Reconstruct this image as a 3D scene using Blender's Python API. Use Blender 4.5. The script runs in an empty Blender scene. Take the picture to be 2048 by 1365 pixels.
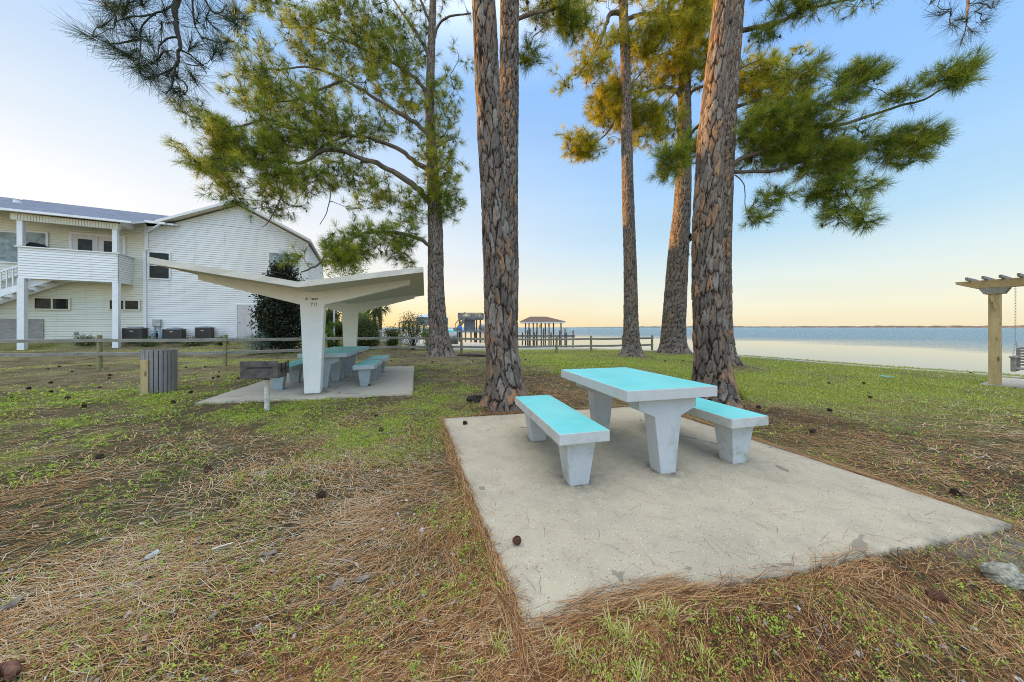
import bpy, bmesh, math, random
import numpy as np
from mathutils import Vector, Matrix
random.seed(7)
rng = np.random.default_rng(11)
scene = bpy.context.scene
COL = scene.collection
PI = math.pi

# ------------------------------------------------------------------ camera
F, HX, HY, CAMZ = 620.0, 1024.0, 655.0, 1.32      # focal length and horizon in photo pixels, eye height in metres
cam_d = bpy.data.cameras.new('camera'); cam = bpy.data.objects.new('camera', cam_d); COL.objects.link(cam)
cam_d.sensor_width = 36.0; cam_d.lens = F / 2048 * 36.0
cam_d.shift_y = -(682.5 - HY) / 2048
cam_d.clip_start = 0.05; cam_d.clip_end = 30000
cam.location = (0, 0, CAMZ); cam.rotation_euler = (PI / 2, 0, 0)
scene.camera = cam

# ------------------------------------------------------------------ light
SUN = Vector((-1.0, 0.32, 0.124)).normalized()
EXPOSURE = 0.74
scene.view_settings.view_transform = 'Standard'
scene.view_settings.look = 'None'
scene.view_settings.exposure = EXPOSURE
scene.view_settings.gamma = 1.0
scene.cycles.filter_width = 1.0; scene.cycles.use_denoising = True; scene.cycles.denoising_prefilter = 'NONE'; scene.cycles.use_adaptive_sampling = False
sun_d = bpy.data.lights.new('sun', 'SUN'); sun_d.energy = 5.0; sun_d.angle = math.radians(0.6); sun_d.color = (1.0, 0.54, 0.155)
sun_o = bpy.data.objects.new('sun', sun_d); COL.objects.link(sun_o)
sun_o.rotation_euler = SUN.to_track_quat('Z', 'Y').to_euler(); sun_o.location = (-30, 10, 30)

world = bpy.data.worlds.new('World'); scene.world = world; world.use_nodes = True
def make_world():
    nt = world.node_tree; N = nt.nodes; L = nt.links; N.clear()
    out = N.new('ShaderNodeOutputWorld')
    sky = N.new('ShaderNodeTexSky'); sky.sky_type = 'NISHITA'; sky.sun_disc = False
    sky.sun_elevation = math.asin(SUN.z); sky.sun_rotation = math.atan2(SUN.x, SUN.y)
    sky.air_density = 1.0; sky.dust_density = 0.6; sky.ozone_density = 1.5
    b1 = N.new('ShaderNodeBackground'); b1.inputs['Strength'].default_value = 0.078
    L.new(sky.outputs[0], b1.inputs['Color'])
    tc = N.new('ShaderNodeTexCoord')
    sep = N.new('ShaderNodeSeparateXYZ'); L.new(tc.outputs['Generated'], sep.inputs[0])
    def ramp(stops):
        r = N.new('ShaderNodeValToRGB'); cr = r.color_ramp
        while len(cr.elements) < len(stops): cr.elements.new(0.5)
        for e, (p, c) in zip(cr.elements, stops):
            e.position = p; e.color = (*c, 1)
        L.new(sep.outputs['Z'], r.inputs['Fac']); return r
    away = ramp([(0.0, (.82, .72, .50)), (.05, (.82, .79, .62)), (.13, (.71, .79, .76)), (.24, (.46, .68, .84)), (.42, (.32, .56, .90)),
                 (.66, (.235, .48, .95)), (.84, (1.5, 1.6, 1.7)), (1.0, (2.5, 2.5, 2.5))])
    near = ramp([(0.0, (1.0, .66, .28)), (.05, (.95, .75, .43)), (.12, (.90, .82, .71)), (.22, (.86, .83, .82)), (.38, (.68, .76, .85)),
                 (.60, (.34, .55, .86)), (.84, (1.5, 1.55, 1.6)), (1.0, (2.5, 2.5, 2.5))])  # both ramps: top stops raised above the view as added fill light
    hx, hy = Vector((SUN.x, SUN.y)).normalized()
    dot = N.new('ShaderNodeVectorMath'); dot.operation = 'DOT_PRODUCT'; dot.inputs[1].default_value = (hx, hy, 0)
    L.new(tc.outputs['Generated'], dot.inputs[0])
    mr = N.new('ShaderNodeMapRange'); mr.interpolation_type = 'SMOOTHSTEP'
    mr.inputs['From Min'].default_value = -.35; mr.inputs['From Max'].default_value = .95
    L.new(dot.outputs['Value'], mr.inputs['Value'])
    mix = N.new('ShaderNodeMix'); mix.data_type = 'RGBA'
    L.new(mr.outputs[0], mix.inputs['Factor']); L.new(away.outputs[0], mix.inputs['A']); L.new(near.outputs[0], mix.inputs['B'])
    # added fill light: sky brightened out of view, behind the camera
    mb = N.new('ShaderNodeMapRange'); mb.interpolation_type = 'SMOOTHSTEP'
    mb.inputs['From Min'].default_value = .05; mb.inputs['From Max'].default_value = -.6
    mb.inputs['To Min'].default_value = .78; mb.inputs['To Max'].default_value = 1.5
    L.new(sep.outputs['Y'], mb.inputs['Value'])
    # faint streaks of high cloud
    mp = N.new('ShaderNodeMapping'); mp.inputs['Scale'].default_value = (1.2, 1.2, 7.0); L.new(tc.outputs['Generated'], mp.inputs['Vector'])
    nz = N.new('ShaderNodeTexNoise'); nz.inputs['Scale'].default_value = 1.6; nz.inputs['Detail'].default_value = 4; L.new(mp.outputs[0], nz.inputs['Vector'])
    mc = N.new('ShaderNodeMapRange'); mc.inputs['To Min'].default_value = .93; mc.inputs['To Max'].default_value = 1.07; L.new(nz.outputs[0], mc.inputs['Value'])
    mul = N.new('ShaderNodeMath'); mul.operation = 'MULTIPLY'; L.new(mb.outputs[0], mul.inputs[0]); L.new(mc.outputs[0], mul.inputs[1])
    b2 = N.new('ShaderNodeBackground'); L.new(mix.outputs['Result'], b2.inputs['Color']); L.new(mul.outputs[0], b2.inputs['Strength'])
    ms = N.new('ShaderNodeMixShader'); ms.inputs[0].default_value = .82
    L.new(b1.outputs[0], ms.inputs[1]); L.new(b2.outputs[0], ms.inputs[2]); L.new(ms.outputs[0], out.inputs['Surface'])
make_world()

# ------------------------------------------------------------------ pixel of the photograph -> point of the place
def G(px, py, z=0.0):
    Y = F * (CAMZ - z) / (py - HY); return np.array(((px - HX) * Y / F, Y, z))
def AT(px, py, Y): return np.array(((px - HX) * Y / F, Y, CAMZ - (py - HY) * Y / F))

# ------------------------------------------------------------------ numeric noise
def _h(ix, iy, s):
    n = (ix.astype(np.int64) * 374761393 + iy.astype(np.int64) * 668265263 + s * 1274126177) & 0x7fffffff
    n = ((n ^ (n >> 13)) * 1274126177) & 0x7fffffff
    n = ((n ^ (n >> 16)) * 60493) & 0x7fffffff
    return (n & 0xffffff) / float(0xffffff)
def vn(x, y, s=0):
    x = np.asarray(x, float); y = np.asarray(y, float)
    ix = np.floor(x); iy = np.floor(y); fx = x - ix; fy = y - iy
    fx = fx * fx * (3 - 2 * fx); fy = fy * fy * (3 - 2 * fy); ix = ix.astype(np.int64); iy = iy.astype(np.int64)
    return (_h(ix, iy, s) * (1 - fx) + _h(ix + 1, iy, s) * fx) * (1 - fy) + (_h(ix, iy + 1, s) * (1 - fx) + _h(ix + 1, iy + 1, s) * fx) * fy
def fbm(x, y, s=0, o=4):
    r = 0; a = .5; t = 0
    for i in range(o):
        r = r + a * vn(np.asarray(x) * 2 ** i, np.asarray(y) * 2 ** i, s + i * 17); t += a; a *= .5
    return r / t
def sstep(a, b, x):
    t = np.clip((np.asarray(x, float) - a) / (b - a), 0, 1); return t * t * (3 - 2 * t)

# ------------------------------------------------------------------ objects
def tag(o, label=None, cat=None, group=None, kind=None):
    if label: o['label'] = label
    if cat: o['category'] = cat
    if group: o['group'] = group
    if kind: o['kind'] = kind
    return o
def thing(name, label, cat, loc=(0, 0, 0), rz=0, group=None):
    o = bpy.data.objects.new(name, None); COL.objects.link(o); o.location = loc; o.rotation_euler = (0, 0, rz)
    o.empty_display_size = .1
    return tag(o, label, cat, group)
def _root(o):
    while o.parent: o = o.parent
    return o
def link(name, me, parent=None, world_coords=False):
    o = bpy.data.objects.new(name, me); COL.objects.link(o)
    if parent is not None:
        o.parent = parent
        if world_coords:                       # vertices were given in the place's own coordinates
            r = _root(parent); me.transform(Matrix.Translation(-Vector(r.location)))
    return o
def dup(o, parent=None):
    c = o.copy(); COL.objects.link(c)
    if parent is not None: c.parent = parent
    for ch in list(o.children): dup(ch, c)
    return c
def mesh_np(name, V, faces, mats, attrs=None, smooth=False, mi=None):
    """faces: list of integer arrays (n,k), one per polygon size"""
    me = bpy.data.meshes.new(name)
    V = np.ascontiguousarray(V, dtype=np.float32)
    faces = [np.asarray(f, dtype=np.int32) for f in faces if len(f)]
    tot = np.concatenate([np.full(len(f), f.shape[1], np.int32) for f in faces])
    loops = np.concatenate([f.ravel() for f in faces])
    start = np.concatenate([[0], np.cumsum(tot)[:-1]]).astype(np.int32)
    me.vertices.add(len(V)); me.vertices.foreach_set('co', V.ravel())
    me.loops.add(len(loops)); me.loops.foreach_set('vertex_index', loops)
    me.polygons.add(len(tot)); me.polygons.foreach_set('loop_start', start); me.polygons.foreach_set('loop_total', tot)
    for m in mats: me.materials.append(m)
    if mi is not None: me.polygons.foreach_set('material_index', np.ascontiguousarray(mi, dtype=np.int32))
    if smooth: me.polygons.foreach_set('use_smooth', np.ones(len(tot), bool))
    for k, a in (attrs or {}).items():
        at = me.attributes.new(k, 'FLOAT', 'POINT'); at.data.foreach_set('value', np.ascontiguousarray(a, dtype=np.float32))
    me.update(calc_edges=True); return me

class MB:
    def __init__(s): s.v = []; s.f = []; s.m = []
    def add(s, vs, fs, m=0):
        b = len(s.v); s.v += [tuple(float(c) for c in p) for p in vs]
        for f in fs: s.f.append([b + i for i in f]); s.m.append(m)
        return s
    def hexa(s, b, t, m=0, top=None, bot=None):
        """b, t: rings of equal length, bottom then top"""
        n = len(b)
        base = len(s.v); s.v += [tuple(float(c) for c in p) for p in list(b) + list(t)]
        for i in range(n):
            j = (i + 1) % n; s.f.append([base + i, base + j, base + n + j, base + n + i]); s.m.append(m)
        s.f.append([base + n + i for i in range(n)]); s.m.append(m if top is None else top)
        s.f.append([base + i for i in reversed(range(n))]); s.m.append(m if bot is None else bot)
        return s
    def box(s, c, d, rz=0, m=0, top=None, ax=None):
        """c centre, d full sizes; ax = (x axis, y axis, z axis) overrides rz"""
        if ax is None: ax = ((math.cos(rz), math.sin(rz), 0), (-math.sin(rz), math.cos(rz), 0), (0, 0, 1))
        ax = [np.array(a, float) for a in ax]; c = np.array(c, float)
        def P(i, j, k): return c + ax[0] * d[0] * i / 2 + ax[1] * d[1] * j / 2 + ax[2] * d[2] * k / 2
        b = [P(-1, -1, -1), P(1, -1, -1), P(1, 1, -1), P(-1, 1, -1)]; t = [P(-1, -1, 1), P(1, -1, 1), P(1, 1, 1), P(-1, 1, 1)]
        return s.hexa(b, t, m, top)
    def beam(s, p, q, w, h, m=0, up=(0, 0, 1)):
        """a timber from p to q, w wide, h high"""
        p = np.array(p, float); q = np.array(q, float); d = q - p; L = np.linalg.norm(d); d = d / L
        u = np.array(up, float); x = np.cross(d, u)
        if np.linalg.norm(x) < 1e-6: x = np.array((1., 0, 0))
        x /= np.linalg.norm(x); z = np.cross(x, d)
        return s.box((p + q) / 2, (w, L, h), ax=(x, d, z), m=m)
    def prism(s, poly, axis, m=0, m2=None):
        """poly: planar ring of points, extruded by the vector axis"""
        a = np.array(axis, float); b = [np.array(p, float) for p in poly]
        return s.hexa(b, [p + a for p in b], m, top=m2, bot=m2)
    def tube(s, pts, radii, n=8, m=0, cap=True):
        V, Fq = tube_np(np.array(pts, float), np.array(radii, float), n)
        b = len(s.v); s.v += [tuple(map(float, p)) for p in V]
        for f in Fq: s.f.append([b + int(i) for i in f]); s.m.append(m)
        if cap:
            k = len(pts)
            s.f.append([b + i for i in reversed(range(n))]); s.m.append(m)
            s.f.append([b + (k - 1) * n + i for i in range(n)]); s.m.append(m)
        return s
    def lathe(s, prof, c=(0, 0, 0), n=24, m=0):
        b = len(s.v)
        for r, z in prof:
            for i in range(n):
                a = 2 * PI * i / n; s.v.append((c[0] + r * math.cos(a), c[1] + r * math.sin(a), c[2] + z))
        for k in range(len(prof) - 1):
            for i in range(n):
                j = (i + 1) % n; s.f.append([b + k * n + i, b + k * n + j, b + (k + 1) * n + j, b + (k + 1) * n + i]); s.m.append(m)
        s.f.append([b + i for i in reversed(range(n))]); s.m.append(m)
        s.f.append([b + (len(prof) - 1) * n + i for i in range(n)]); s.m.append(m)
        return s
    def build(s, name, mats, parent=None, wc=False, bevel=0, smooth=False, segs=2):
        if not isinstance(mats, (list, tuple)): mats = [mats]
        me = bpy.data.meshes.new(name); me.from_pydata(s.v, [], s.f)
        for m in mats: me.materials.append(m)
        me.polygons.foreach_set('material_index', s.m)
        bm = bmesh.new(); bm.from_mesh(me)
        bmesh.ops.recalc_face_normals(bm, faces=bm.faces)
        if bevel:
            bmesh.ops.bevel(bm, geom=list(bm.edges), offset=bevel, segments=segs, profile=.6, affect='EDGES', clamp_overlap=True)
        bm.to_mesh(me); bm.free()
        if smooth: me.polygons.foreach_set('use_smooth', [True] * len(me.polygons))
        me.update()
        return link(name, me, parent, wc)

def tube_np(P, R, n):
    """quads of a tube along the polyline P; returns verts, quads"""
    k = len(P); T = np.gradient(P, axis=0); T /= np.linalg.norm(T, axis=1)[:, None] + 1e-9
    ref = np.array((0, 0, 1.)) if abs(T[0, 2]) < .9 else np.array((1., 0, 0))
    X = np.cross(T, ref); X /= np.linalg.norm(X, axis=1)[:, None] + 1e-9
    for i in range(1, k):
        if X[i] @ X[i - 1] < 0: X[i] = -X[i]
    Yv = np.cross(T, X)
    a = np.arange(n) * 2 * PI / n
    V = P[:, None] + R[:, None, None] * (np.cos(a)[None, :, None] * X[:, None] + np.sin(a)[None, :, None] * Yv[:, None])
    i = np.arange(k - 1)[:, None] * n; j = np.arange(n)[None]; j2 = (j + 1) % n
    Q = np.stack([i + j, i + j2, i + n + j2, i + n + j], -1).reshape(-1, 4)
    return V.reshape(-1, 3), Q
def smooth_path(P, n):
    """Catmull-Rom resampling of a polyline to n points"""
    P = np.array(P, float); k = len(P); t = np.linspace(0, k - 1, n); i = np.clip(t.astype(int), 0, k - 2); u = (t - i)[:, None]
    p0 = P[np.clip(i - 1, 0, k - 1)]; p1 = P[i]; p2 = P[i + 1]; p3 = P[np.clip(i + 2, 0, k - 1)]
    return .5 * (2 * p1 + (p2 - p0) * u + (2 * p0 - 5 * p1 + 4 * p2 - p3) * u ** 2 + (3 * p1 - p0 - 3 * p2 + p3) * u ** 3)

# ------------------------------------------------------------------ materials
class NT:
    """small helper round one material's node tree"""
    def __init__(s, name, rough=.7, metallic=0.0, spec=.4):
        s.m = bpy.data.materials.new(name); s.m.use_nodes = True; s.t = s.m.node_tree; s.N = s.t.nodes; s.L = s.t.links
        s.b = s.N['Principled BSDF']; s.b.inputs['Roughness'].default_value = rough; s.b.inputs['Metallic'].default_value = metallic
        s.b.inputs['Specular IOR Level'].default_value = spec
        s.tc = s.N.new('ShaderNodeTexCoord')
    def vec(s, scale=(1, 1, 1), space='Object', rot=(0, 0, 0)):
        m = s.N.new('ShaderNodeMapping'); m.inputs['Scale'].default_value = scale; m.inputs['Rotation'].default_value = rot
        if space == 'World':
            g = s.N.new('ShaderNodeNewGeometry'); s.L.new(g.outputs['Position'], m.inputs['Vector'])
        else: s.L.new(s.tc.outputs[space], m.inputs['Vector'])
        return m.outputs[0]
    def noise(s, v, scale, detail=4, rough=.6, dist=0):
        n = s.N.new('ShaderNodeTexNoise'); n.inputs['Scale'].default_value = scale; n.inputs['Detail'].default_value = detail
        n.inputs['Roughness'].default_value = rough; n.inputs['Distortion'].default_value = dist; s.L.new(v, n.inputs['Vector']); return n.outputs['Fac']
    def voro(s, v, scale, feature='F1', out='Distance'):
        n = s.N.new('ShaderNodeTexVoronoi'); n.feature = feature; n.inputs['Scale'].default_value = scale; s.L.new(v, n.inputs['Vector']); return n.outputs[out]
    def rng(s, x, a, b, c=0, d=1):
        n = s.N.new('ShaderNodeMapRange'); s.L.new(x, n.inputs['Value'])
        for k, q in zip(('From Min', 'From Max', 'To Min', 'To Max'), (a, b, c, d)): n.inputs[k].default_value = q
        return n.outputs[0]
    def ramp(s, x, stops):
        r = s.N.new('ShaderNodeValToRGB'); cr = r.color_ramp
        while len(cr.elements) < len(stops): cr.elements.new(.5)
        for e, (p, c) in zip(cr.elements, stops): e.position = p; e.color = (*c, 1)
        s.L.new(x, r.inputs[0]); return r.outputs[0]
    def mix(s, f, a, b, mode='MIX'):
        n = s.N.new('ShaderNodeMix'); n.data_type = 'RGBA'; n.blend_type = mode
        for k, q in (('Factor', f), ('A', a), ('B', b)):
            if isinstance(q, (int, float)): n.inputs[k].default_value = q
            elif isinstance(q, tuple): n.inputs[k].default_value = (*q, 1)
            else: s.L.new(q, n.inputs[k])
        return n.outputs['Result']
    def math(s, op, a, b=0.0):
        n = s.N.new('ShaderNodeMath'); n.operation = op
        for i, q in enumerate((a, b)):
            if isinstance(q, (int, float)): n.inputs[i].default_value = q
            else: s.L.new(q, n.inputs[i])
        return n.outputs[0]
    def attr(s, name):
        n = s.N.new('ShaderNodeAttribute'); n.attribute_name = name; return n.outputs['Fac']
    def sepz(s, v):
        n = s.N.new('ShaderNodeSeparateXYZ'); s.L.new(v, n.inputs[0]); return n.outputs
    def col(s, c):
        if isinstance(c, tuple): s.b.inputs['Base Color'].default_value = (*c, 1)
        else: s.L.new(c, s.b.inputs['Base Color'])
        return s
    def rough(s, x): s.L.new(x, s.b.inputs['Roughness']); return s
    def bump(s, h, strength=.3, dist=.02):
        n = s.N.new('ShaderNodeBump'); n.inputs['Strength'].default_value = strength; n.inputs['Distance'].default_value = dist
        s.L.new(h, n.inputs['Height']); s.L.new(n.outputs[0], s.b.inputs['Normal']); return s

def plain(name, c, rough=.6, var=.12, scale=6, bump=.1, metallic=0, spec=.4, dist=.01):
    """a painted or raw surface with uneven tone and grain"""
    t = NT(name, rough, metallic, spec); v = t.vec(space='World')
    n = t.noise(v, scale, 5); d = tuple(x * (1 - var * 2) for x in c); l = tuple(min(1, x * (1 + var)) for x in c)
    t.col(t.mix(t.rng(n, .3, .7), d, l)); t.rough(t.rng(n, .3, .7, rough * .85, min(1, rough * 1.15)))
    if bump: t.bump(t.noise(v, scale * 12, 4), bump, dist)
    return t.m
def wood(name, c1, c2, rough=.75, scale=1.0, axis=2, knots=False):
    t = NT(name, rough); sc = [14 * scale] * 3; sc[axis] = 1.1 * scale
    v = t.vec(tuple(sc)); n = t.noise(v, 1.6, 6, .65, .6)
    c = t.mix(t.rng(n, .3, .72), c1, c2)
    w = t.noise(t.vec(), 2.2 * scale, 3); c = t.mix(t.rng(w, .45, .75, 0, .45), c, tuple(x * .55 for x in c1))
    if knots:
        sk = [7.0] * 3; sk[axis] = 2.6
        k = t.voro(t.vec(tuple(sk)), 1.0); c = t.mix(t.rng(k, .06, .2, .85, 0), c, (.09, .05, .025))
    t.col(c); t.bump(n, .35, .006); return t.m

def m_concrete(name, base, warm, speck=True):
    t = NT(name, .85, spec=.25); v = t.vec(space='World')
    big = t.noise(v, .9, 5, .6); mid = t.noise(v, 5, 5, .65); fine = t.noise(v, 160, 3, .7)
    c = t.mix(t.rng(big, .32, .68), base, warm)
    c = t.mix(t.rng(mid, .45, .75, 0, .42), c, tuple(x * .68 for x in base))
    st = t.noise(v, 2.1, 6, .7, .8); c = t.mix(t.rng(st, .56, .78, 0, .38), c, (.19, .175, .14))
    c = t.mix(t.rng(fine, .35, .7, .35, 0), c, tuple(x * .5 for x in base))
    if speck:
        vo = t.voro(v, 62); rr = t.voro(v, 62, out='Color')
        sx = t.sepz(rr)
        c = t.mix(t.math('MULTIPLY', t.rng(vo, .16, .24, 1, 0), t.math('GREATER_THAN', sx[0], .75)), c, (.66, .60, .48))
        c = t.mix(t.math('MULTIPLY', t.rng(vo, .16, .24, 1, 0), t.math('LESS_THAN', sx[0], .26)), c, (.12, .085, .055))
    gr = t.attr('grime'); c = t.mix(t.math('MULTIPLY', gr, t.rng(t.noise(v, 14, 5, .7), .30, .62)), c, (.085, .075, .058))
    # hairline cracks
    cr = t.voro(t.vec((1, 1, 1), 'World'), .42, 'DISTANCE_TO_EDGE')
    wob = t.math('ADD', cr, t.rng(t.noise(v, 3, 6), .2, .8, -.035, .05))
    c = t.mix(t.rng(wob, .0, .0022, .5, 0), c, (.08, .07, .06))
    t.col(c); t.bump(t.math('ADD', fine, t.rng(mid, 0, 1, 0, 1.5)), .35, .006); return t.m

def m_paint(name, c, algae=.5, zlo=0.0, zhi=.55, chips=.35):
    """old masonry paint with a rough ground, scuffs and green algae low down"""
    t = NT(name, .62, spec=.35); v = t.vec(space='World')
    n = t.noise(v, 7, 6, .65); f = t.noise(v, 70, 4, .65)
    cc = t.mix(t.rng(n, .3, .72), tuple(x * .90 for x in c), c)
    if algae:
        z = t.sepz(t.vec())[2]
        g = t.math('MULTIPLY', t.rng(t.noise(v, 4.2, 6, .7), .50, .68), t.rng(z, zlo + .04, zhi, 1, .1))
        cc = t.mix(t.math('MULTIPLY', g, algae), cc, (.17, .19, .07))
    if chips:
        ch = t.noise(v, 24, 6, .75); cc = t.mix(t.rng(ch, .68, .74, 0, chips), cc, (.22, .21, .2))
    t.col(cc); t.bump(t.math('ADD', f, n), .22, .004); return t.m

def m_turq(name, c):
    t = NT(name, .5, spec=.4); v = t.vec(space='World')
    n = t.noise(v, 3.5, 6, .65); f = t.noise(v, 110, 3, .6); s = t.noise(v, 18, 6, .75)
    cc = t.mix(t.rng(n, .3, .7), tuple(x * .84 for x in c), c)
    cc = t.mix(t.rng(t.noise(v, 1.6, 5, .65, .5), .45, .7, 0, .35), cc, (.30, .60, .57)); cc = t.mix(t.rng(s, .62, .76, 0, .45), cc, (.10, .30, .30)); cc = t.mix(t.rng(t.noise(v, 42, 3, .6), .74, .8, 0, .6), cc, (.10, .14, .13))
    t.col(cc); t.bump(f, .16, .004); return t.m

def m_bark(name, greys=0.0, dim=1.0):
    t = NT(name, .95, spec=.12); v = t.vec((1, 1, .45), 'World')
    pl = t.attr('plate'); ck = t.attr('crack'); n = t.noise(v, 26, 6, .72); n2 = t.noise(v, 90, 4, .7)
    w = tuple; g = greys
    def k(c): return tuple((a * (1 - g) + b * g) * dim for a, b in zip(c, (.22, .195, .17)))
    c = t.ramp(pl, [(0.0, k((.085, .070, .060))), (.26, k((.15, .125, .105))), (.46, k((.22, .150, .105))), (.62, k((.29, .26, .23))), (.76, k((.14, .115, .095))), (.88, k((.36, .19, .095))), (1.0, k((.42, .26, .14)))])
    c = t.mix(t.rng(n, .35, .62, .5, 0), c, (.085, .068, .056)); c = t.mix(t.rng(n2, .55, .75, 0, .55), c, (.44, .39, .34))
    c = t.mix(ck, c, (.016, .011, .009))
    t.col(c); t.bump(t.math('ADD', n, t.math('MULTIPLY', n2, .6)), .6, .012); return t.m

def m_leaf(name, dark, mid, light, trans=.35, rough=.5, attr='rnd'):
    t = NT(name, rough, spec=.25); a = t.attr(attr)
    c = t.ramp(a, [(0, dark), (.5, mid), (1, light)])
    t.col(c)
    tr = t.N.new('ShaderNodeBsdfTranslucent'); t.L.new(c, tr.inputs['Color'])
    ms = t.N.new('ShaderNodeMixShader'); ms.inputs[0].default_value = trans
    t.L.new(t.b.outputs[0], ms.inputs[1]); t.L.new(tr.outputs[0], ms.inputs[2])
    t.L.new(ms.outputs[0], t.N['Material Output'].inputs['Surface']); return t.m

def m_ramp_attr(name, stops, rough=.8, attr='rnd'):
    t = NT(name, rough, spec=.2); t.col(t.ramp(t.attr(attr), stops)); return t.m

def m_ground():
    t = NT('ground_soil_and_turf', .95, spec=.12); v = t.vec(space='World')
    g = t.attr('green'); s = t.attr('sand'); lit = t.attr('litter')
    n1 = t.noise(v, 1.7, 6, .65); n2 = t.noise(v, 22, 6, .75); n3 = t.noise(v, 90, 4, .75)
    # streaks like fallen needles in three directions
    st = []
    for i, a in enumerate((.35, 1.25, 2.4)):
        st.append(t.noise(t.vec((9, 140, 9), 'World', (0, 0, a)), 1.0, 3, .55, .5))
    sm = t.math('MAXIMUM', t.math('MAXIMUM', st[0], st[1]), st[2])
    soil = t.mix(t.rng(n2, .35, .7), (.008, .006, .0045), (.050, .038, .026))
    need = t.mix(t.rng(n3, .3, .7), (.10, .055, .03), (.25, .165, .10))
    c = t.mix(t.math('MULTIPLY', t.rng(sm, .56, .70), t.rng(lit, 0, 1, .35, 1)), soil, need)
    dry = t.mix(t.rng(n3, .3, .7), (.15, .12, .07), (.36, .29, .18)); c = t.mix(t.math('MULTIPLY', t.rng(n1, .30, .55), t.rng(lit, 0, 1, .9, .3)), c, dry)
    grass = t.mix(t.rng(n2, .3, .7), (.14, .18, .02), (.36, .42, .06))
    gm = t.math('MULTIPLY', g, t.rng(t.math('ADD', n2, t.math('MULTIPLY', n3, .5)), .58, .85))
    c = t.mix(gm, c, grass)
    c = t.mix(s, c, t.mix(t.rng(n2, .3, .7), (.36, .33, .27), (.52, .49, .42)))
    t.col(c); t.bump(t.math('ADD', t.math('ADD', n2, n3), sm), .8, .025); return t.m

def m_water():
    t = NT('bay_water', .04, spec=.5); g = t.N.new('ShaderNodeNewGeometry')
    t.b.inputs['IOR'].default_value = 1.333
    d = t.attr('offshore')
    v1 = t.vec((.55, .9, 1), 'World'); v2 = t.vec((1.6, 2.4, 1), 'World', (0, 0, .4))
    h = t.math('ADD', t.noise(v1, .8, 4, .6), t.math('MULTIPLY', t.noise(v2, 1.4, 3, .6), .5))
    patch = t.noise(t.vec((.006, .03, 1), 'World'), 1.0, 4, .6)
    edge = t.math('ADD', d, t.rng(patch, .3, .7, -.03, .03))
    t.col(t.mix(t.rng(edge, .54, .64), (.03, .07, .09), (.022, .135, .225)))
    k = t.rng(edge, .545, .63, .004, 1.0)
    b = t.N.new('ShaderNodeBump'); b.inputs['Distance'].default_value = 1.3
    t.L.new(k, b.inputs['Strength']); t.L.new(h, b.inputs['Height']); t.L.new(b.outputs[0], t.b.inputs['Normal'])
    t.rough(t.rng(edge, .545, .63, .03, .22)); return t.m

def m_glass(name, c=(.012, .015, .016), rough=.06):
    t = NT(name, rough, spec=.16); v = t.vec(space='World'); n = t.noise(v, 2.5, 4, .6, .6)
    t.col(t.mix(t.rng(n, .4, .62), c, tuple(x * 2.0 + .006 for x in c))); t.bump(t.noise(v, 1.2, 2), .08, .02); return t.m

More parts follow.
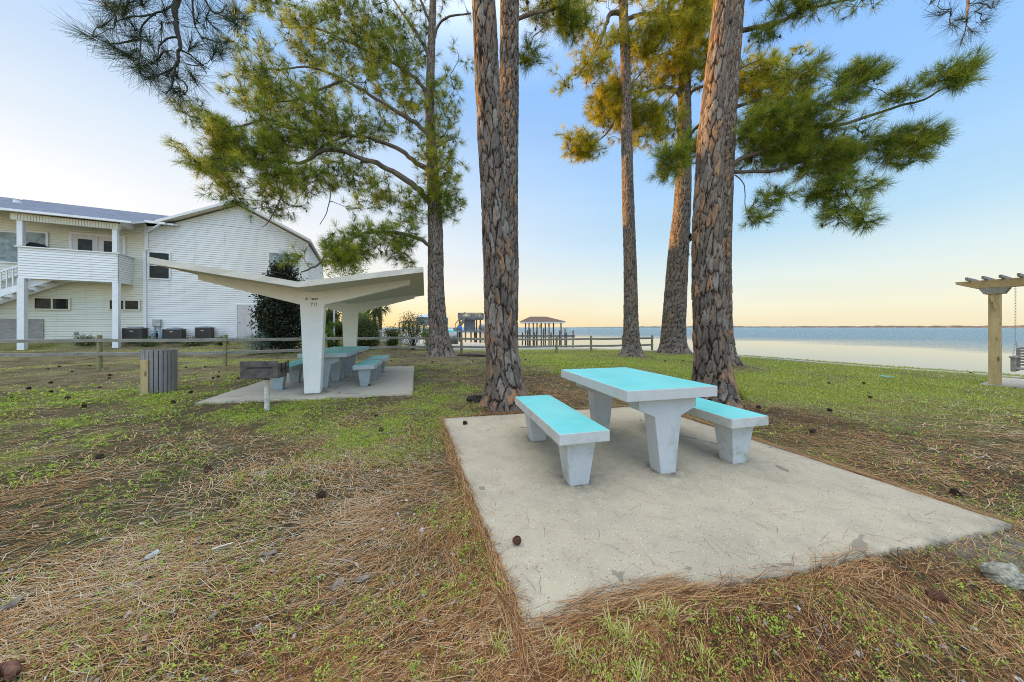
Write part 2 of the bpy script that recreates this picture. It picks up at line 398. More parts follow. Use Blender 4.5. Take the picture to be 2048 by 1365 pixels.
M = dict(
    pad=m_concrete('aggregate_concrete', (.43, .37, .275), (.57, .485, .34)),
    pad2=m_concrete('old_concrete', (.47, .42, .33), (.58, .51, .39)),
    turq=m_turq('turquoise_paint', (.155, .60, .575)),
    turq2=m_turq('brightened_turquoise_paint', (.16, .68, .61)),  # turquoise brightened to offset the shade under the pavilion roof
    leg=m_paint('grey_white_masonry_paint', (.47, .49, .495), .8),
    side=m_paint('off_white_masonry_paint', (.52, .525, .51), .5, .3, .8),
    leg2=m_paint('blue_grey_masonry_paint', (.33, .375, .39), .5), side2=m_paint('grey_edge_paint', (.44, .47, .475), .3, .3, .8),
    pav=m_paint('white_pavilion_paint', (.82, .80, .745), 0, chips=.12),
    pavroof=m_paint('cream_roof_paint', (.68, .63, .53), 0, chips=.25),
    graffiti=plain('blue_grey_scribble', (.10, .12, .20), .8),
    siding=None,
    doorpaint=plain('grey_pink_door_paint', (.60, .57, .57), .5, .05),
    white=plain('white_trim_paint', (.76, .77, .78), .5, .05),
    cream=plain('cream_trim_paint', (.70, .66, .52), .55, .06),
    branch=m_bark('dark_branch_bark', .8, .6), bark=m_bark('pine_bark'), bark_far=m_bark('grey_pine_bark', .35),
    needle=m_leaf('pine_needles', (.050, .085, .010), (.19, .26, .022), (.50, .48, .05), .36),
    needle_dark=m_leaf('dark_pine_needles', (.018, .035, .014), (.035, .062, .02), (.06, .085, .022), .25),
    needle_sunlit=m_leaf('sunlit_pine_needles', (.13, .16, .012), (.42, .41, .03), (.80, .62, .05), .45),  # low sun's gold put into the needle colour
    twig=plain('grey_brown_twig', (.06, .047, .038), .9, .25, 20),
    twig_dark=plain('dark_twig', (.055, .045, .04), .9, .25, 20),
    cone=plain('dark_cone_scale', (.075, .046, .03), .9, .3, 60),
    cone_red=plain('red_brown_cone_scale', (.17, .075, .045), .8, .3, 60),
    fence=wood('mossy_fence_wood', (.15, .14, .10), (.32, .31, .27), axis=0),
    fencepost=wood('mossy_post_wood', (.16, .15, .055), (.30, .27, .13), axis=2),
    grey_wood=wood('silver_grey_wood', (.20, .185, .16), (.34, .32, .28), axis=0),
    pile=wood('dark_piling_wood', (.07, .06, .05), (.16, .14, .12), axis=2),
    lumber=wood('yellow_lumber', (.40, .29, .13), (.55, .43, .23), axis=2, knots=True),
    lumber_x=wood('yellow_beam_lumber', (.36, .26, .12), (.50, .39, .21), axis=1, knots=True),
    slat=wood('grey_brown_slat', (.19, .178, .18), (.33, .31, .31), axis=2),
    ply=wood('weathered_plywood', (.26, .235, .225), (.42, .385, .365), axis=0, scale=.5),
    metal=plain('rusty_steel', (.125, .113, .10), .7, .3, 9, .2, .3),
    steel=plain('galvanised_steel', (.42, .42, .41), .4, .15, 12, .05, .8),
    chipped=plain('chipped_white_post_paint', (.62, .58, .50), .7, .2, 22, .2),
    black=plain('black_fabric', (.012, .012, .014), .8),
    dark=plain('dark_interior', (.015, .015, .017), .9),
    acbody=plain('brown_grey_unit_louvres', (.075, .066, .06), .7, .2, 30),
    acgrey=plain('grey_unit_cap', (.22, .23, .25), .6),
    boxgrey=plain('grey_utility_box', (.42, .45, .44), .6),
    glass=m_glass('dark_window_glass'), glass_pale=m_glass('pale_window_glass', (.17, .20, .21), .12),
    brick_red=plain('brown_roof_shingle', (.15, .095, .065), .9, .2, 8, .3),
    blue_roof=plain('pale_blue_metal_roof', (.40, .46, .55), .4),
    dock=plain('grey_dock_boards', (.22, .215, .20), .85, .2, 4),
    teal=plain('teal_boat_cover', (.05, .36, .38), .6), boat=plain('white_hull', (.72, .73, .72), .4),
    blue=plain('bright_blue_barrel', (.02, .20, .62), .5), yellow=plain('yellow_ring', (.75, .52, .02), .5),
    hose=plain('pale_blue_hose', (.30, .50, .60), .5), sage=plain('blue_grey_wall', (.20, .24, .28), .7),
    rock=plain('lichen_rock', (.40, .385, .30), .95, .35, 45, .6, dist=.012),
    wood_root=plain('dark_root', (.035, .028, .022), .95, .3, 20, .6),
    chip=m_ramp_attr('bark_chips', [(0, (.16, .11, .08)), (.5, (.30, .24, .20)), (1, (.46, .44, .42))]),
    stick=plain('grey_stick', (.24, .19, .15), .9, .3, 30, .4),
    litter=m_ramp_attr('fallen_needles', [(0, (.045, .022, .012)), (.28, (.17, .072, .026)), (.50, (.44, .205, .070)), (.72, (.52, .325, .15)), (1, (.60, .49, .34))], .7),
    grass=m_leaf('lawn_grass', (.20, .24, .025), (.45, .50, .06), (.64, .57, .28), .4),
    weed=m_leaf('small_weeds', (.16, .24, .03), (.36, .48, .06), (.58, .64, .13), .4),
    magnolia=m_leaf('dark_shrub_leaf', (.008, .016, .008), (.022, .035, .015), (.075, .055, .035), .08, .35),
    juniper=m_leaf('blue_green_juniper', (.06, .11, .09), (.12, .19, .16), (.22, .30, .25), .2),
    bush=m_leaf('olive_bush_leaf', (.04, .06, .02), (.10, .13, .045), (.21, .22, .08), .25),
    fresh=m_leaf('fresh_green_leaf', (.06, .12, .02), (.14, .24, .04), (.32, .40, .08), .35),
    palm=m_leaf('palm_frond', (.03, .06, .02), (.07, .11, .035), (.14, .17, .06), .2),
    ground=m_ground(), water=m_water(),
    shore=plain('far_wooded_shore', (.10, .10, .105), 1, .3, .02, 0),
    plastic=plain('pale_turquoise_lid', (.16, .34, .30), .6),
)
def m_siding(name, c):
    t = NT(name, .55, spec=.35); v = t.vec(space='World')
    n = t.noise(v, .7, 5, .6); st = t.noise(t.vec((5, 5, .35), 'World'), 1, 4, .6)
    cc = t.mix(t.rng(n, .3, .7), c, tuple(x * .90 for x in c)); cc = t.mix(t.rng(st, .55, .75, 0, .3), cc, (.46, .44, .33))
    t.col(cc); t.bump(t.noise(v, 30, 3), .05, .01); return t.m
M['siding'] = m_siding('white_vinyl_siding', (.80, .80, .79)); M['siding_cream'] = m_siding('cream_vinyl_siding', (.74, .73, .62))
def m_shingle():
    t = NT('blue_grey_asphalt_shingle', .9, spec=.2); v = t.vec(space='World')
    b = t.N.new('ShaderNodeTexBrick'); b.inputs['Scale'].default_value = 1.0; b.inputs['Brick Width'].default_value = .3; b.inputs['Row Height'].default_value = .07
    b.inputs['Mortar Size'].default_value = .006; b.inputs['Color1'].default_value = (.10, .115, .155, 1); b.inputs['Color2'].default_value = (.17, .19, .245, 1); b.inputs['Mortar'].default_value = (.05, .055, .07, 1)
    g = t.vec((1, 1, 1), 'World', (0, 0, -math.atan2(.437, .9)))
    s = t.sepz(g); cb = t.N.new('ShaderNodeCombineXYZ'); t.L.new(s[0], cb.inputs[0]); t.L.new(s[2], cb.inputs[1]); t.L.new(cb.outputs[0], b.inputs['Vector'])
    n = t.noise(v, 40, 4, .7); t.col(t.mix(t.rng(n, .3, .7, .0, .5), b.outputs['Color'], (.24, .265, .32))); t.bump(n, .4, .01); return t.m
M['shingle'] = m_shingle()

# ================================================================== the setting
SHORE = np.array([(17, -120), (15.6, -20), (14.9, 3.5)] + [tuple(G(px, py)[:2]) for px, py in
        ((2048, 750), (1900, 739), (1748, 729.5), (1600, 718), (1500, 711), (1320, 700.5), (1200, 697), (1100, 694), (1000, 688), (900, 682), (860, 679), (800, 672))]
        + [(-60, 110), (-160, 220), (-900, 700)], float)
def shore_d(x, y):
    """signed distance from the shoreline, positive inland"""
    x = np.asarray(x, float); y = np.asarray(y, float); best = np.full(x.shape, 1e9); sg = np.ones(x.shape)
    for a, b in zip(SHORE[:-1], SHORE[1:]):
        d = b - a; t = np.clip(((x - a[0]) * d[0] + (y - a[1]) * d[1]) / (d @ d), 0, 1)
        qx = x - a[0] - t * d[0]; qy = y - a[1] - t * d[1]; r = np.hypot(qx, qy)
        cr = d[0] * (y - a[1]) - d[1] * (x - a[0]); m = r < best - 1e-9
        best = np.where(m, r, best); sg = np.where(m, np.where(cr >= 0, 1, -1), sg)
    return best * sg
WATER_Z = -1.2
HW = np.array((.9, .437)); HW /= np.linalg.norm(HW); HN = np.array((HW[1], -HW[0]))     # along the house wall, out of it
H0 = np.array(((290 - HX) * 17 / F, 17.0))
PADS = {}
PADS['main'] = np.array([G(1045, 1268)[:2], G(2024, 1046)[:2], (2.31, 5.27), G(885, 836)[:2]])
_fl, _fr, _br = G(388, 805)[:2], G(826, 789)[:2], G(829, 732)[:2]
PADS['pavilion'] = np.array([_fl, _fr, _br, _fl + _br - _fr + np.array((.15, .1))])
_p = G(1955, 767)[:2]; _bd = np.array((-.42, .9075)); _bx = np.array((.9075, .42))
PADS['pergola'] = np.array([_p, _p - _bd * 4.2, _p - _bd * 4.2 + _bx * 2.2, _p + _bx * 2.2])
def inquad(Q, x, y, grow=0.0):
    m = np.ones(np.shape(x), bool); c = Q.mean(0)
    for a, b in zip(Q, np.roll(Q, -1, 0)):
        d = b - a; n = np.array((-d[1], d[0])); n /= np.linalg.norm(n)
        if (c - a) @ n < 0: n = -n
        m &= ((x - a[0]) * n[0] + (y - a[1]) * n[1]) > -grow
    return m
TRUNKS = []      # (x, y, r) filled here so the turf can mound round them
for px, py, r in ((1015, 812, .5), (1428, 808, .5), (885, 712, .8), (1263, 712, .6), (1346, 705, .8), (1449, 731, .55), (1012, 757, .5)):
    g_ = G(px, py); TRUNKS.append((g_[0], g_[1], r))
def gz(x, y):
    x = np.asarray(x, float); y = np.asarray(y, float)
    z = -.030 + .05 * (fbm(x * .55, y * .55, 3) - .5) + .035 * (fbm(x * 2.7, y * 2.7, 5) - .5)
    for tx, ty, r in TRUNKS: z = z + .07 * np.exp(-((x - tx) ** 2 + (y - ty) ** 2) / (2 * (r * .8) ** 2))
    dw = (x - H0[0]) * HN[0] + (y - H0[1]) * HN[1]; tw = (x - H0[0]) * HW[0] + (y - H0[1]) * HW[1]
    rise = .30 * sstep(8, 1.6, dw) + .36 * sstep(1.15, .1, dw)
    z = z + rise * sstep(16, 8.5, tw)
    for Q in PADS.values(): z = np.where(inquad(Q, x, y, .35), np.minimum(z, -.008), z); z = np.where(inquad(Q, x, y, -.03), -.07, z)
    d = shore_d(x, y); w = np.where((y > 17.5) & (x < 7), 6.0, .9)
    z = z * sstep(0, 1, d) - 3.2 * sstep(.12, 1, -d / w + .12) - .02 * sstep(.5, 0, d)
    return z
def green(x, y):
    x = np.asarray(x, float); y = np.asarray(y, float)
    n = fbm(x * .8, y * .8, 21, 5); n2 = fbm(x * .33, y * .33, 31, 3)
    b = 3.75 + np.clip(5.2 - x, 0, 9) * .8
    lawn = sstep(-.9, 1.1, y - b + (n - .5) * 2.6) * sstep(.5, 4.5, x + (y - 6) * .35)
    mid = .62 * sstep(6.0, 8.5, y) * sstep(-4.5, -2.5, x) * sstep(.36, .62, n2 * .6 + n * .4)
    left = .62 * (.45 + .75 * sstep(.42, .62, fbm(x * 3.1, y * 3.1, 52, 3))) * sstep(1.7, 3.6, y + (n - .5) * 2) * sstep(8.5, 5.8, y) * sstep(.6, -.6, x + .5) * sstep(.28, .54, n)
    bank = .6 * sstep(8, 10, y) * sstep(-3, -6, x) * sstep(.4, .65, n)
    edge = .35 * np.exp(-(((x + .22) / .16) ** 2 + ((y - 1.95) / .5) ** 2)) + .2 * np.exp(-(((x - .55) / .5) ** 2 + ((y - 1.25) / .16) ** 2))
    g = np.maximum.reduce([lawn * (.62 + .38 * sstep(.35, .6, n)), mid, left, bank, edge, .10 + .16 * sstep(.5, .7, n)])
    for tx, ty, r in TRUNKS: g = g * (1 - .85 * np.exp(-((x - tx) ** 2 + (y - ty) ** 2) / (2 * (r * 1.25) ** 2)))
    s = sand(x, y)
    return np.clip(g * (1 - s), 0, 1)
def sand(x, y):
    d = shore_d(x, y); n = fbm(np.asarray(x) * .5, np.asarray(y) * .5, 44)
    s = sstep(8.5, 3.5, d + (n - .5) * 6) * sstep(17.5, 20, y) * sstep(8, 4, x)
    q = G(1985, 1085); s = np.maximum(s, .55 * np.exp(-(((x - q[0]) / .5) ** 2 + ((y - q[1]) / .3) ** 2)))
    return np.clip(s, 0, 1)
def blocked(x, y, grow=0.0):
    m = np.zeros(np.shape(x), bool)
    for Q in PADS.values(): m |= inquad(Q, x, y, grow)
    dw = (x - H0[0]) * HN[0] + (y - H0[1]) * HN[1]; tw = (x - H0[0]) * HW[0] + (y - H0[1]) * HW[1]
    m |= (dw < .1) & (tw < 8)
    for tx, ty, r in TRUNKS: m |= np.hypot(x - tx, y - ty) < r * .55
    return m

def build_ground():
    u = np.linspace(-5.3, 5.3, 430); gx = 4.0 * np.sinh(u)
    v = np.linspace(-3.2, 5.6, 400); gy = 3.0 + 3.2 * np.sinh(v)
    X, Y = np.meshgrid(gx, gy); Z = gz(X, Y); far = np.hypot(X, Y) > 60
    V = np.stack([X, Y, Z], -1).reshape(-1, 3); nx = len(gx)
    i = np.arange(len(gy) - 1)[:, None] * nx + np.arange(nx - 1)[None]
    Fq = np.stack([i, i + 1, i + nx + 1, i + nx], -1).reshape(-1, 4)
    g = green(X, Y); s = sand(X, Y); lit = np.clip(1.1 - g * .9 - .55 * sstep(4, 9, Y) * sstep(0, -3, X), .05, 1)
    me = mesh_np('ground', V, [Fq], [M['ground']], dict(green=g.ravel(), sand=s.ravel(), litter=lit.ravel()), smooth=True)
    tag(link('ground', me), kind='structure')
build_ground()

def build_water():
    xs = np.concatenate([-np.geomspace(9000, 30, 24), np.linspace(-28, 40, 40), np.geomspace(44, 12000, 26)])
    ys = np.concatenate([np.linspace(-40, 80, 50), np.geomspace(84, 14000, 40)])
    X, Y = np.meshgrid(xs, ys); V = np.stack([X, Y, np.full(X.shape, WATER_Z)], -1).reshape(-1, 3); nx = len(xs)
    i = np.arange(len(ys) - 1)[:, None] * nx + np.arange(nx - 1)[None]
    Fq = np.stack([i, i + 1, i + nx + 1, i + nx], -1).reshape(-1, 4)
    d = np.maximum(0, -shore_d(X, Y)); off = np.clip(np.log10(1 + d) / 3.0, 0, 1.2)       # 1 at a kilometre offshore
    tag(link('water', mesh_np('water', V, [Fq], [M['water']], dict(offshore=off.ravel()))), kind='structure')
build_water()

def build_far_shore():
    a = np.linspace(-.12, 1.55, 260)                                   # bearings east of straight ahead
    R = 3600 + 500 * np.sin(a * 3) - 900 * sstep(.4, 1.4, a)
    h = (6 + 6 * fbm(a * 60, a * 0, 5) + 5 * vn(a * 300, a * 0, 8)) * sstep(.10, .45, a) + .5
    mb_v = []; n = len(a)
    for r_off, hh in ((0, 0), (6, .75), (70, 1.0), (260, .6), (420, -.2)):
        mb_v.append(np.stack([(R + r_off) * np.sin(a), (R + r_off) * np.cos(a), WATER_Z - .4 + h * hh], -1))
    V = np.concatenate(mb_v); Fq = []
    for k in range(4):
        i = k * n + np.arange(n - 1); Fq.append(np.stack([i, i + 1, i + n + 1, i + n], -1))
    tag(link('far_shore', mesh_np('far_shore', V, [np.concatenate(Fq)], [M['shore']], smooth=True)), kind='structure')
build_far_shore()

def build_pads():
    u_ = np.array((math.cos(math.radians(14.4)), math.sin(math.radians(14.4)))); v_ = np.array((-u_[1], u_[0])); C0 = G(630, 785)[:2]
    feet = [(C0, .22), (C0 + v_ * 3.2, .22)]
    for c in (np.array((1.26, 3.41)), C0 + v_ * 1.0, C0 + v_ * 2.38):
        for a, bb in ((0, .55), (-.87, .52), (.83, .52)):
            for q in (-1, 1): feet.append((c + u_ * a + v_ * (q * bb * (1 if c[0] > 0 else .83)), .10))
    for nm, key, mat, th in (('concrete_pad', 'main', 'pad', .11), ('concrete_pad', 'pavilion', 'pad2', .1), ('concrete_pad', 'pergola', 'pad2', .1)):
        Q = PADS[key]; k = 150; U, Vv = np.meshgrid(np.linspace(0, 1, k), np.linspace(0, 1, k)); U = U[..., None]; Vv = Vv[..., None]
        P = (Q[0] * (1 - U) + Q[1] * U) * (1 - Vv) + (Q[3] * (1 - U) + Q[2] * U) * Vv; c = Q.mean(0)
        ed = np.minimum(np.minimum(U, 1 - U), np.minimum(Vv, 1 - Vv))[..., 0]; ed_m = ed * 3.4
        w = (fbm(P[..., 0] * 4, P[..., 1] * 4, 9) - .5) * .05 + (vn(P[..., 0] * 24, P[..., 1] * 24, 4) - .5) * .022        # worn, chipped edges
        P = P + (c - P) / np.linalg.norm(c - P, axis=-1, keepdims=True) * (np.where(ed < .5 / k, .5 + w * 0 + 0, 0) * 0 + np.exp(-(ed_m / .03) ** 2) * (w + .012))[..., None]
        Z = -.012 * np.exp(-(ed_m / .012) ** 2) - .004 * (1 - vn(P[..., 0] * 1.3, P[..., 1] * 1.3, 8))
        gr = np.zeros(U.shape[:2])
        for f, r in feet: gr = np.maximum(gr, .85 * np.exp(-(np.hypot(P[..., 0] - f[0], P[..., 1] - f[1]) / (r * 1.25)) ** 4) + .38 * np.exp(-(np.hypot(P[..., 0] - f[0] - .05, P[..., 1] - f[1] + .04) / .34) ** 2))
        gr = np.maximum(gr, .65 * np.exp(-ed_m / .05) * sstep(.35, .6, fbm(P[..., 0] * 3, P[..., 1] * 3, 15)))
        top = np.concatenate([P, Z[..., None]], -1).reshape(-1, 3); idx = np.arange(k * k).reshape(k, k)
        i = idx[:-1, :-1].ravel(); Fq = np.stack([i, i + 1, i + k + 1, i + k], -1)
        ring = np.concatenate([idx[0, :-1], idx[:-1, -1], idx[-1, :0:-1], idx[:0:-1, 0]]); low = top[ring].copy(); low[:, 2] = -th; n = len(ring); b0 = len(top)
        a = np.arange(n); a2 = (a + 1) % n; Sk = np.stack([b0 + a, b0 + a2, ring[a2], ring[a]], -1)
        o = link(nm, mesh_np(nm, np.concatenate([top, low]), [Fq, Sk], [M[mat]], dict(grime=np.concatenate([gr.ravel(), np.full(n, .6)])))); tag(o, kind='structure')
    # narrow concrete path along the water
    c = []
    for p in SHORE[1:10]:
        c.append(p)
    P = smooth_path(np.array([tuple(p) + (0,) for p in c]), 80)[:, :2]; T = np.gradient(P, axis=0); T /= np.linalg.norm(T, axis=1)[:, None]; Nl = np.stack([-T[:, 1], T[:, 0]], -1)
    a = P + Nl * .62; b = P + Nl * 1.02; n = len(P)
    V = np.concatenate([np.c_[a, np.full(n, .0)], np.c_[b, np.full(n, .0)], np.c_[a, np.full(n, -.15)], np.c_[b, np.full(n, -.15)]]); i = np.arange(n - 1)
    Fq = np.concatenate([np.stack([i, i + n, i + n + 1, i + 1], -1), np.stack([i + n, i + 3 * n, i + 3 * n + 1, i + n + 1], -1), np.stack([i, i + 1, i + 2 * n + 1, i + 2 * n], -1)])
    tag(link('path', mesh_np('path', V, [Fq], [M['pad2']])), kind='structure')
build_pads()

# ------------------------------------------------------------------ turf, weeds and fallen needles
def scatter(n, r0, r1, half=64):
    k = int(n * .80); m = n - k; q = m // 5                            # thick in front, thinner to the sides and round the feet
    r = np.concatenate([r0 * (r1 / r0) ** rng.random(k), 1.1 * (r1 / 1.1) ** rng.random(m - q), 2.2 * np.sqrt(rng.random(q))])
    a = np.radians(np.concatenate([(rng.random(k) * 2 - 1) * half, (half + (118 - half) * rng.random(m - q) ** 1.6) * np.sign(rng.random(m - q) - .5), rng.random(q) * 360]))
    return r * np.sin(a), r * np.cos(a), r
def build_grass():
    x, y, r = scatter(1050000, 1.4, 26); g = green(x, y)
    k = (rng.random(len(x)) < (g ** 1.5) * np.clip((r - .6) / 3.6, .06, 1) ** 1.2) & ~blocked(x, y, .0) & (shore_d(x, y) > .02)
    x, y, r, g = x[k], y[k], r[k], g[k]; n = len(x); z = gz(x, y)
    h = (.018 + .036 * rng.random(n) ** 1.5) * (.65 + .6 * g); w = np.maximum(.0030, .0012 * r) * (.7 + .6 * rng.random(n))
    a = rng.random(n) * 2 * PI; l = h * (.3 + 1.1 * rng.random(n)); b = rng.random(n) * 2 * PI
    base = np.stack([x, y, z - .004], -1); s = np.stack([np.cos(a) * w / 2, np.sin(a) * w / 2, np.zeros(n)], -1)
    tip = base + np.stack([np.cos(b) * l, np.sin(b) * l, h], -1)
    V = np.stack([base - s, base + s, tip], 1).reshape(-1, 3); T = np.arange(3 * n).reshape(-1, 3)
    pat = fbm(x * 1.1, y * 1.1, 77); dry = rng.random(n) < (.14 + .42 * sstep(.8, .35, g))
    rnd = np.clip(.15 + .55 * rng.random(n) * 1.0 + (pat - .5) * .5, 0, .85); rnd = np.where(dry, .9 + .1 * rng.random(n), rnd * .85)
    me = mesh_np('lawn_grass', V, [T], [M['grass']], dict(rnd=np.repeat(rnd, 3)))
    tag(link('lawn_grass', me), 'short patchy lawn grass among fallen pine needles', 'grass', kind='stuff')
build_grass()
def build_weeds():
    x, y, r = scatter(180000, .9, 12); g = green(x, y); q = fbm(x * 2.2, y * 2.2, 91)
    edge = np.exp(-(((x + .22) / .2) ** 2 + ((y - 1.9) / .6) ** 2)) + .8 * np.exp(-(((x - 1.15) / .5) ** 2 + ((y - 1.42) / .12) ** 2)) + .7 * np.exp(-(((x - .45) / .45) ** 2 + ((y - 1.17) / .1) ** 2))
    pr = (np.where(x > .2, .035, .085) * sstep(.8, 2.2, r) + .9 * g * sstep(6, 3, x) * np.clip(r / 4, .15, 1)) * sstep(.40, .62, q) + .27 * sstep(1.5, 3.0, y) * sstep(-.2, -1.2, x) * sstep(.38, .6, q) * sstep(11, 7, y) + .14 * edge * sstep(.38, .55, q)
    k = (rng.random(len(x)) < pr) & ~blocked(x, y, .01) & (shore_d(x, y) > .3)
    x, y, r = x[k], y[k], r[k]; n = len(x); z = gz(x, y); K = 7
    big = .7 + .8 * rng.random(n)
    L = (np.maximum(.009, .0028 * r) * big)[:, None] * (.7 + .6 * rng.random((n, K)))
    a = rng.random((n, K)) * 2 * PI; el = .15 + .9 * rng.random((n, K))
    d = np.stack([np.cos(a) * np.cos(el), np.sin(a) * np.cos(el), np.sin(el)], -1); s = np.stack([-np.sin(a), np.cos(a), np.zeros_like(a)], -1)
    hh = (.006 + .02 * rng.random((n, K))) * big[:, None]
    c = np.stack([x, y, z], -1)[:, None] + np.stack([rng.normal(0, .008, (n, K)), rng.normal(0, .008, (n, K)), hh], -1)
    Lm = L[..., None]
    V = np.stack([c, c + d * Lm * .55 + s * Lm * .26, c + d * Lm, c + d * Lm * .55 - s * Lm * .26], 2).reshape(-1, 3)
    Q = np.arange(len(V)).reshape(-1, 4); rnd = np.clip(np.repeat(rng.random(n), K) * .75 + rng.random(n * K) * .25, 0, 1)
    me = mesh_np('small_weeds', V, [Q], [M['weed']], dict(rnd=np.repeat(rnd, 4)))
    tag(link('small_weeds', me), 'small bright green weeds sprouting through the fallen needles', 'weeds', kind='stuff')
    # coarse pale tufts at the front edge of the slab
    tx, ty = [], []
    for (px, py, sp, m) in ((1150, 1300, .05, 1), (1225, 1272, .04, 3), (1290, 1250, .03, 1), (1340, 1230, .03, 2), (1190, 1315, .05, 1), (985, 1290, .03, 1), (1420, 1290, .05, 1), (1330, 1335, .06, 1), (1480, 795, .06, 1)):
        p = G(px, py); tx += list(p[0] + rng.normal(0, sp, m)); ty += list(p[1] + rng.normal(0, sp * .5, m))
    tx = np.array(tx); ty = np.array(ty); K = 30; n = len(tx); k = ~inquad(PADS['main'], tx, ty, -.0)
    tx, ty = tx[k], ty[k]; n = len(tx)
    a = rng.random((n, K)) * 2 * PI; Lb = .04 + .07 * rng.random((n, K)); sp = rng.random((n, K))
    b0 = np.stack([tx[:, None] + rng.normal(0, .014, (n, K)), ty[:, None] + rng.normal(0, .014, (n, K)), np.repeat(gz(tx, ty)[:, None], K, 1)], -1)
    o = np.stack([np.cos(a), np.sin(a), np.zeros_like(a)], -1); s = np.stack([-np.sin(a), np.cos(a), np.zeros_like(a)], -1) * .0016; up = np.array((0, 0, 1.))
    m1 = b0 + (o * (.25 + .3 * sp[..., None]) + up * .6) * Lb[..., None]; t1 = b0 + (o * (.5 + .5 * sp[..., None]) + up * (.85 - .6 * sp[..., None])) * Lb[..., None]
    V = np.stack([b0 - s, b0 + s, m1 + s, m1 - s, t1], 2).reshape(-1, 5, 3); nb = len(V); idx = np.arange(nb)[:, None] * 5
    me = mesh_np('coarse_grass_tufts', V.reshape(-1, 3), [idx + np.array((0, 1, 2, 3)), idx + np.array((3, 2, 4))], [M['grass']], dict(rnd=np.repeat(np.clip(.45 + .6 * rng.random(nb), 0, 1), 5)))
    tag(link('coarse_grass_tufts', me), 'pale coarse grass tufts along the front edge of the picnic slab', 'grass', kind='stuff')
build_weeds()
def strips(x, y, z, ang, L, w, rnd, lift, bend):
    """bent fallen needles lying on the ground"""
    n = len(x); d = np.stack([np.cos(ang), np.sin(ang), np.zeros(n)], -1); s = np.stack([-np.sin(ang), np.cos(ang), np.zeros(n)], -1)
    c = np.stack([x, y, z], -1); up = np.zeros((n, 3)); up[:, 2] = 1
    tl = (rng.random(n) - .5) * .10 * L
    p0 = c - d * L[:, None] * .5 + up * (lift - tl)[:, None]; p2 = c + d * L[:, None] * .5 + up * (lift + tl)[:, None]
    p1 = c + s * (bend * L)[:, None] + up * (lift + .006 * rng.random(n))[:, None]
    wv = s * (w / 2)[:, None]
    V = np.stack([p0 - wv, p0 + wv, p1 + wv, p1 - wv, p2 + wv * .5, p2 - wv * .5], 1).reshape(-1, 3)
    i = np.arange(n)[:, None] * 6
    return V, np.concatenate([i + np.array((0, 1, 2, 3)), i + np.array((3, 2, 4, 5))]), np.repeat(rnd, 6)
